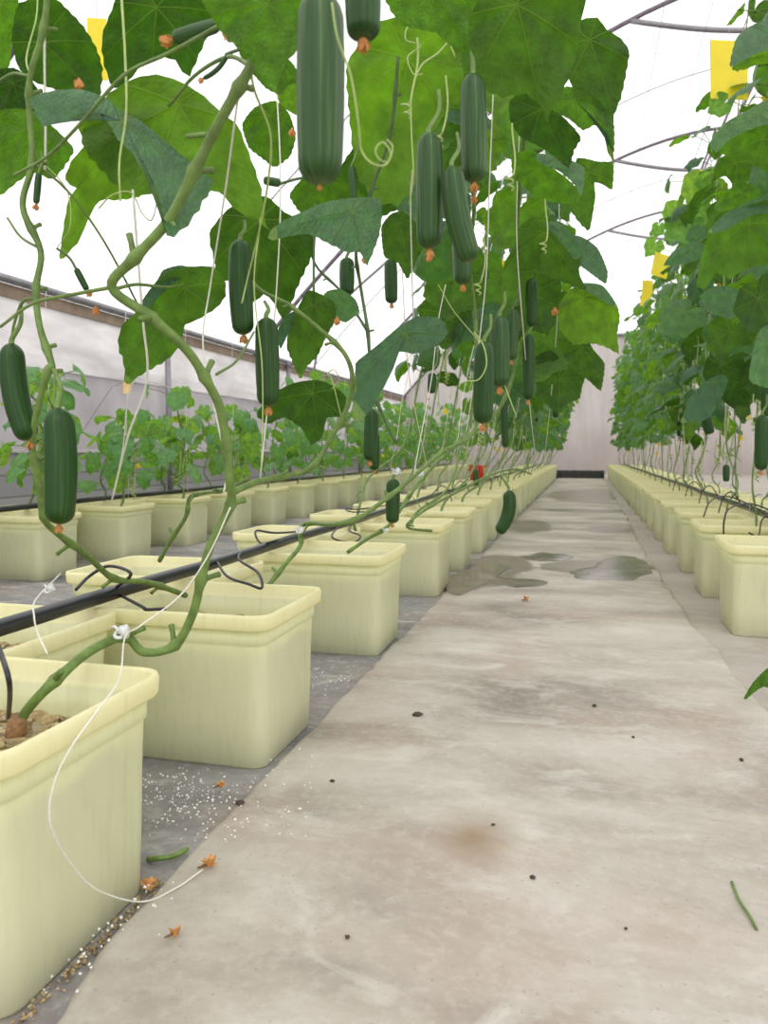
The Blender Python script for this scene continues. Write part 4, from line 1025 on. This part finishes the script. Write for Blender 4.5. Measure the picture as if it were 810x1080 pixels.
# loose white string over the nearest pots
q = MB()
q.tube(crom([at(243, 535, .93), at(220, 585, .94), at(190, 628, .94), at(148, 660, .90), at(132, 672, .90), on_x(126, 715, -.468), on_x(104, 748, -.462), on_x(74, 790, -.466), on_x(56, 830, -.470), on_x(54, 872, -.472), on_x(78, 915, -.474), on_x(105, 940, -.475), on_z(150, 951, .0165), on_z(185, 937, .016), on_z(214, 917, .018)], 8), .0010, 6)
tag(q.build('loose_string', M['twine']), 'loose white string draped over the nearest pot down to the floor', 'string')
q = MB(); q.tube(crom([at(64, 605, 1.1), at(38, 632, .98), at(36, 650, .93), at(40, 668, .92), at(50, 690, .88)], 6), .0011, 6)
tag(q.build('loose_string', M['twine']), 'short white string hanging over the black pipe at left edge', 'string')
def clip(x, y, d, label, s=.009):
    s *= .6
    q = MB(); c = at(x, y, d)
    q.tube([c+Vector((s*math.cos(a), s*1.0*math.sin(a), s*.5*math.sin(a*1.0))) for a in [i*2*PI/14 for i in range(13)]], s*.28, 7)
    q.blob(c+Vector((s*.5, 0, s*.3)), s*1.0, s*.8, s*1.1, x, .35, 9, 7)
    q.tube([c, c+Vector((-s*1.2, 0, s*1.1)), c+Vector((-s*1.9, 0, s*.7))], [s*.3, s*.25, s*.15], 6)
    return tag(q.build('vine_clip', M['clip']), label, 'clip', 'white vine clips')
clip(128, 668, .95, 'white vine clip on the stem between the two nearest pots', .013)
clip(52, 622, 1.12, 'white vine clip above the pipe at the far left', .010)
clip(316, 560, 1.36, 'white vine clip on the stem above the second left pot', .009)
clip(418, 498, 1.66, 'white vine clip at the top of the cucumber above the fourth pot', .011)
clip(443, 500, 1.9, 'white vine clip right of the cucumber above the fourth pot', .011)
clip(407, 560, 1.9, 'white vine clip on the stem over third left pot', .008)

# extra low stems crossing over the left pots, seen bare
for i, (spec, lab) in enumerate([
    ([(168, 592, 1.45), (180, 570, 1.43), (196, 545, 1.4), (200, 525, 1.38), (215, 520, 1.3), (240, 516, 1.2), (262, 505, 1.1)], 'short green vine shoot standing behind the pipe at left'),
    ([(455, 560, 2.3), (430, 556, 2.1), (445, 540, 2.1), (480, 520, 2.3), (520, 500, 2.6), (545, 495, 2.9), (560, 500, 3.2)], 'bare trailing vine stem over the fifth left pot')]):
    q = MB(); p = hero_path(spec, 6); rough_stem(p, .0042, .003, q, 7, 7); tag(q.build('vine_shoot', M['stem']), lab, 'vine')

# ------------------------------------------------------------------ right side close leaves
v5 = thing('cucumber_vine', 'near cucumber vine at right picture edge with big leaves hanging in', 'vine', Vector((.86, 2.66, .195)), 'close right vines')
q = MB(); q.tube(crom([(.86, 2.66, .195), (.93, 2.58, .5), (.88, 2.40, .9), (.80, 2.25, 1.3), (.78, 2.2, 1.7), (.76, 2.2, 2.1)], 6), .0045, 7); q.build('stem', M['stem'], v5)
tleaf(v5, [(770,60),(774,42),(782,30),(800,22),(835,14),(840,48),(808,52),(785,58)], (812,36), 1.6, -.8, 0, 't', 200, seed=61)
tleaf(v5, [(772,66),(778,58),(800,50),(835,46),(840,68),(806,66),(785,70)], (808,58), 1.66, .8, 0, 'u', 190, seed=62)
tleaf(v5, [(749,140),(763,126),(788,116),(812,102),(842,88),(842,135),(812,130),(790,136),(770,142),(756,150)], (800,120), 1.7, -.8, 0, 't', 200, seed=63)
tleaf(v5, [(758,152),(772,140),(792,130),(830,126),(842,190),(815,182),(800,174),(782,166),(768,160)], (805,146), 1.75, .7, 0, 'u', 200, seed=64)
tleaf(v5, [(735,290),(739,265),(750,237),(763,224),(788,216),(820,204),(845,212),(845,268),(802,276),(782,281),(770,287),(756,280),(745,292)], (790,236), 1.8, .6, 0, 'u', -140, seed=65)
tleaf(v5, [(746,232),(762,222),(790,212),(820,200),(845,205),(830,220),(795,226),(765,236)], (800,214), 1.78, -.8, 0, 't', 190, seed=66)
tleaf(v5, [(752,186),(757,166),(775,160),(796,170),(787,186),(778,197),(765,184)], (776,172), 2.0, .7, 0, 'u', -130, seed=67)
tleaf(v5, [(753,212),(765,201),(784,190),(802,198),(800,214),(775,219),(757,219)], (782,204), 2.0, .7, 0, 'u', 200, seed=68)
tleaf(v5, [(700,273),(712,261),(735,254),(747,258),(741,271),(722,277)], (730,263), 2.6, -.6, 0, 't', 200, seed=69)
tleaf(v5, [(718,434),(728,416),(744,402),(760,394),(768,400),(763,415),(751,433),(740,438),(728,436)], (755,404), 2.3, -.6, 0, 't', -140, seed=70)
tleaf(v5, [(790,395),(795,365),(803,345),(830,335),(835,400),(808,402)], (810,362), 1.9, -.5, 0, 't', -100, seed=71)
tleaf(v5, [(738,308),(755,300),(785,306),(790,322),(770,334),(748,326)], (765,312), 2.2, -.4, 0, 't', 200, seed=72)
for a in [(770, 350, 2.4, 34, -100, 20, 0, 'u', 'b'), (800, 315, 2.0, 40, -60, 20, 0, 'u', 'a'), (722, 330, 2.7, 30, -140, 0, 30, 't', 'a'), (760, 385, 2.5, 30, -60, 20, 0, 'u', 'c')]:
    hleaf(v5, *a)
v6 = thing('cucumber_leaf', 'green leaf tip poking in low at the right picture edge', 'leaf', at(826, 690, 1.55), None)
tleaf(v6, [(783,731),(794,716),(812,702),(832,694),(836,735),(806,722)], (822,708), 1.55, .5, 0, 'u', 215, seed=80)
q = MB(); q.tube([at(824, 690, 1.55), at(850, 650, 1.75), (.80, 2.30, .36), (.90, 2.56, .42)], .0022, 6); q.build('petiole', M['stem'], v6)
# climbing tops against the roof
v7 = thing('cucumber_vine', 'thin vine top reaching above the right row against the white roof', 'vine', Vector((.80, 4.50, .195)), 'close right vines')
q = MB(); q.tube(crom([(.80, 4.50, .195), (.78, 4.6, 1.0), (.74, 4.5, 1.8), (.72, 4.4, 2.2), (.74, 4.3, 2.75)], 8), .0035, 6); q.build('stem', M['stem'], v7)
for a in [(762, 110, 3.2, 16, -150, 20, 0, 'u', 'a'), (750, 190, 4.0, 20, -160, 10, 0, 'u', 'b'), (738, 195, 4.0, 24, -110, 20, 0, 'u', 'c'), (725, 235, 4.4, 26, -140, 20, 10, 'u', 'a'), (735, 230, 4.4, 24, -50, 10, 10, 'u', 'b'), (694, 240, 5.5, 10, -100, 20, 0, 'u', 'b'), (690, 258, 5.5, 13, -120, 20, 0, 'u', 'c'), (712, 222, 4.4, 16, -120, 20, 0, 'u', 'a')]:
    hleaf(v7, *a, young=True)

# ------------------------------------------------------------------ cards, basket, black strip
def card(x, y, d, w, h, label, rz=0, tilt=0, pale=False):
    c = at(x, y, d); hw, hh = px(w/2, d), px(h/2, d)
    t = thing('sticky_card', label, 'sticky trap', c, 'yellow sticky cards')
    q = MB(); q.box(-hw, hw, -.0015, .0015, -hh, hh)
    o = q.build('card', M['card_pale' if pale else 'card'], None, loc=(0, 0, 0), smooth=False); o.parent = t
    t.rotation_euler = (0, tilt, YAW+rz)
    q = MB(); q.tube([(0, 0, hh-.004), (.002, 0, hh+.06), (0, 0, hh+.16)], .0012, 5); o = q.build('hanging_wire', M['wire'], None, loc=(0, 0, 0)); o.parent = t
    return t
card(769, 74, 3.2, 44, 59, 'large bright yellow sticky card hanging at upper right', .2, rad(-3))
card(697, 280, 5.5, 20, 24, 'yellow sticky card among leaves at top of right row, upper one', .3, rad(12))
card(683, 303, 6.0, 12, 14, 'small yellow sticky card below another on the right row, middle one', .2)
card(681, 316, 6.4, 11, 15, 'small yellow sticky card on the right row, lowest one', .2, rad(8))
card(103, 52, 2.2, 20, 62, 'yellow sticky card half hidden behind leaves at top left', .1)
card(134, 409, 5.0, 8, 12, 'tiny pale orange card in front of the left net wall', 0, 0, True)

bk = on_z(500, 503, .27)
t = thing('red_basket', 'small red slatted plastic basket standing on the left pots', 'basket', Vector((-.90, 6.68, .262)))
q = MB(); c = Vector((-.90, 6.68, .262))
prof = [(.060, 0), (.078, .12)]
for k in range(16):
    a = 2*PI*k/16; d_ = Vector((math.cos(a), math.sin(a), 0)); s_ = Vector((-d_.y, d_.x, 0))*.008
    p0, p1 = c+d_*.060, c+d_*.080+Vector((0, 0, .12))
    q.add([p0-s_, p0+s_, p1+s_, p1-s_, p0-s_-d_*.003, p0+s_-d_*.003, p1+s_-d_*.003, p1-s_-d_*.003], [(0,1,2,3), (7,6,5,4), (0,3,7,4), (1,5,6,2)])
q.build('slats', M['red'], t, smooth=False)
q = MB()
for z, r in ((.0, .060), (.06, .070), (.12, .081)): q.tube([c+Vector((r*math.cos(a), r*math.sin(a), z+.004)) for a in [2*PI*i/24 for i in range(25)]], .005, 6)
q.build('hoops', M['red'], t)
q = MB(); q.v = [c+Vector((.058*math.cos(2*PI*i/20), .058*math.sin(2*PI*i/20), .003)) for i in range(20)]; q.f = [tuple(range(20))]; q.build('bottom', M['red'], t)

q = MB()
n = 40
for i in range(n+1):
    x = -.62+.97*i/n; k = .012*noise.noise(Vector((i*.5, 0, 0))); h = .155+.01*noise.noise(Vector((i*.3, 4, 0)))
    y = 14.62+k*2
    q.v += [Vector((x, y-.10, .001)), Vector((x, y-.07+k, h*.55)), Vector((x, y-.05, h)), Vector((x, y+.06, h-.01)), Vector((x, y+.12, .001))]
for i in range(n):
    for j in range(4): a = i*5+j; q.f.append((a, a+5, a+6, a+1))
q.f += [(0, 1, 2, 3, 4), tuple(n*5+k for k in (4, 3, 2, 1, 0))]
tag(q.build('black_sheeting', M['rubber']), 'low black plastic strip across the far end of the aisle', 'plastic strip')

# ------------------------------------------------------------------ things lying on the floor
def puddle(outline, z, label):
    q = MB(); pts = crom([on_z(*p, z) for p in outline]+[on_z(*outline[0], z)], 5)[:-1]
    c = sum(pts, Vector())/len(pts); n = len(pts)
    q.v = [p+(p-c).normalized()*.035*noise.noise(p*13)+(p-c).normalized()*.012*noise.noise(p*40) for p in pts]; pts = list(q.v); q.v += [c+(p-c)*.93+Vector((0, 0, .0018)) for p in pts]; q.v.append(c+Vector((0, 0, .0018)))
    for i in range(n): j = (i+1) % n; q.f += [(i, j, n+j, n+i), (n+i, n+j, 2*n)]
    return tag(q.build('puddle', M['puddle']), label, 'puddle')
ZS = .0128
puddle([(462, 618), (478, 605), (500, 598), (524, 594), (540, 600), (528, 610), (560, 611), (580, 614), (548, 619), (520, 616), (500, 622), (480, 628)], ZS, 'shallow puddle on the aisle beside the fifth left pot')
puddle([(600, 603), (625, 597), (640, 589), (660, 586), (682, 592), (688, 600), (672, 610), (640, 612), (612, 611)], ZS, 'brown wet puddle across the right half of the aisle')
puddle([(548, 587), (570, 583), (598, 585), (606, 589), (585, 592), (560, 591)], ZS, 'small thin puddle in the middle of the aisle')
def scrap(x, y, w, h, mat, label, cat, name, z=.014, seed=0, grp=None, zs=None):
    w *= .75; h *= .8
    p = on_z(x, y, z); d = (p-CAM).dot(FW); q = MB(); rx = px(w/2, d); rz = px(h/2, d)*.8
    p.z = (zs if zs is not None else z)+rz*.75
    q.blob(p, rx, rx*.8, rz, seed, .45, 8, 6)
    o = q.build(name, M[mat], loc=p); return tag(o, label, cat, grp)
def dryflower(x, y, s, z, label, seed):
    p = on_z(x, y, z+.006); d = (p-CAM).dot(FW); t = thing('fallen_flower', label, 'fallen flower', p, 'dried flowers on the floor')
    q = MB(); r = px(s/2, d); rr = random.Random(seed)
    for k in range(7):
        a = 2*PI*k/7; dd = Vector((math.cos(a), math.sin(a), rr.uniform(-.1, .9))).normalized(); sd = dd.cross(Vector((0, 0, 1))).normalized()
        q.add([p+dd*.1*r-sd*r*.2, p+dd*.1*r+sd*r*.2, p+dd*r*.6+sd*r*.35, p+dd*r+Vector((0, 0, r*.2)), p+dd*r*.6-sd*r*.35], [(0, 1, 2, 3, 4)])
    q.blob(p, r*.4, r*.4, r*.4, seed, .2); q.build('petals', M['orange'], t)
    q = MB(); e = p+Vector((-r*1.0, -r*.8, -.002)); q.tube([p, (p+e)/2, e], [r*.22, r*.18, r*.1], 6); q.build('stub', M['dry'], t)
dryflower(221, 911, 20, .013, 'dry orange flower at the end of the loose white string', 1)
dryflower(185, 984, 18, .014, 'dry orange flower lowest on the floor, below the string', 2)
dryflower(157, 934, 22, .0, 'dry pale orange flower against the foot of the nearest pot', 3)
dryflower(233, 828, 13, .010, 'brownish dry flower among white grains behind the nearest pot', 4)
dryflower(555, 632, 9, .013, 'tiny dry flower on the aisle beyond the puddle', 5)
scrap(253, 848, 12, 6, 'dark_bit', 'dark scrap at the slab edge right of the white grains', 'scrap', 'floor_scrap', .012, 3)
for k, (x, y, w, h, wh) in enumerate([(440, 754, 13, 5, 'left of centre aisle'), (627, 745, 8, 4, 'in the mid aisle right of the larger scrap'), (366, 989, 8, 5, 'low in picture between the dry flowers and centre'), (562, 926, 8, 5, 'low centre of the aisle'), (350, 824, 7, 4, 'just right of the second left pot'), (782, 802, 6, 4, 'near the right edge of the aisle'), (668, 778, 5, 3, 'right of centre in the aisle'), (520, 870, 6, 3, 'by the brown stain'), (660, 980, 5, 4, 'low right of the aisle')]):
    scrap(x, y, w, h, 'dark_bit', 'small dark scrap lying %s' % wh, 'scrap', 'floor_scrap', .013, k, 'small dark scraps on the aisle')
q = MB(); q.tube(crom([on_z(156, 906, .004), on_z(170, 905, .010), on_z(185, 902, .009), on_z(198, 895, .006)], 5), [.0034]*15+[.002], 7)
tag(q.build('green_twig', M['stem']), 'short green twig lying behind the nearest pot', 'twig')
q = MB(); q.tube(crom([on_z(772, 930, .014), on_z(780, 950, .016), on_z(790, 965, .016), on_z(798, 980, .014)], 5), .0016, 6)
tag(q.build('dry_twig', M['stem']), 'thin olive twig lying at lower right of the aisle', 'twig')
# spilled perlite: nobody could count it
q = MB(); rr = random.Random(5)
for k in range(420):
    u = rr.random()
    if u < .45: x, y = rr.gauss(190, 28), rr.gauss(838, 17)
    elif u < .6: x, y = rr.gauss(350, 20), rr.gauss(715, 8)
    elif u < .72: s_ = rr.random(); x, y = 20+150*s_+rr.gauss(0, 14), 1070-128*s_+rr.gauss(0, 10)
    else: x, y = rr.uniform(200, 330), rr.uniform(780, 900)
    p = on_z(x, y, 0); 
    if p.x > -.505 and p.y < 1.3 and p.x > -.515: p.z = .012 if p.x > -.49 else .0
    elif -.85 < p.x < -.492 and (.55 < p.y < .81 or 1.11 < p.y < 1.36 or 1.82 < p.y < 2.08): continue
    r = rr.uniform(.0008, .0022); q.blob((p.x, p.y, p.z+r*.6), r, r, r*.8, rr.random(), .3, 5, 4)
tag(q.build('spilled_perlite', M['perlite']), 'white perlite grains scattered on the floor around the near left pots', 'perlite', kind='stuff')
q = MB()
for k in range(260):
    s_ = rr.random(); p = Vector((-.491+abs(rr.gauss(0, .008)), .50+.29*s_, .002 if rr.random() < .5 else .006)); r = rr.uniform(.0006, .0026); q.blob((p.x+.002, p.y, p.z+r*.5), r, r, r*.7, rr.random(), .4, 5, 4)
tag(q.build('crumbled_dirt', M['soil']), 'line of crumbled dirt along the foot of the nearest pot', 'dirt', kind='stuff')

# ------------------------------------------------------------------ light, camera
w = bpy.data.worlds.new('overcast_sky'); bpy.context.scene.world = w; w.use_nodes = True
bg = w.node_tree.nodes['Background']; bg.inputs[0].default_value = (1.0, .985, .985, 1); bg.inputs[1].default_value = 2.0
sun = bpy.data.lights.new('hazy_sun', 'SUN'); sun.energy = 1.0; sun.angle = rad(25); sun.color = (1, .98, .94)
so = bpy.data.objects.new('hazy_sun', sun); C.objects.link(so); so.rotation_euler = (rad(38), rad(14), 0)
cam = bpy.data.cameras.new('camera'); co = bpy.data.objects.new('camera', cam); C.objects.link(co)
cam.sensor_fit = 'VERTICAL'; cam.sensor_height = 36.0; cam.lens = 36.0*FPX/1080; cam.clip_start = .02; cam.clip_end = 200
co.matrix_world = Matrix.Translation(CAM) @ Matrix((RT, UP, -FW)).transposed().to_4x4()
cam.dof.use_dof = True; cam.dof.focus_distance = 1.3; cam.dof.aperture_fstop = 9.0
sc = bpy.context.scene; sc.camera = co
sc.view_settings.view_transform = 'Standard'; sc.view_settings.look = 'None'; sc.view_settings.gamma = 1
sc.view_settings.use_curve_mapping = False; sc.view_settings.exposure = -0.38
sc.cycles.max_bounces = 10; sc.cycles.transparent_max_bounces = 12; sc.cycles.transmission_bounces = 6; sc.cycles.diffuse_bounces = 5
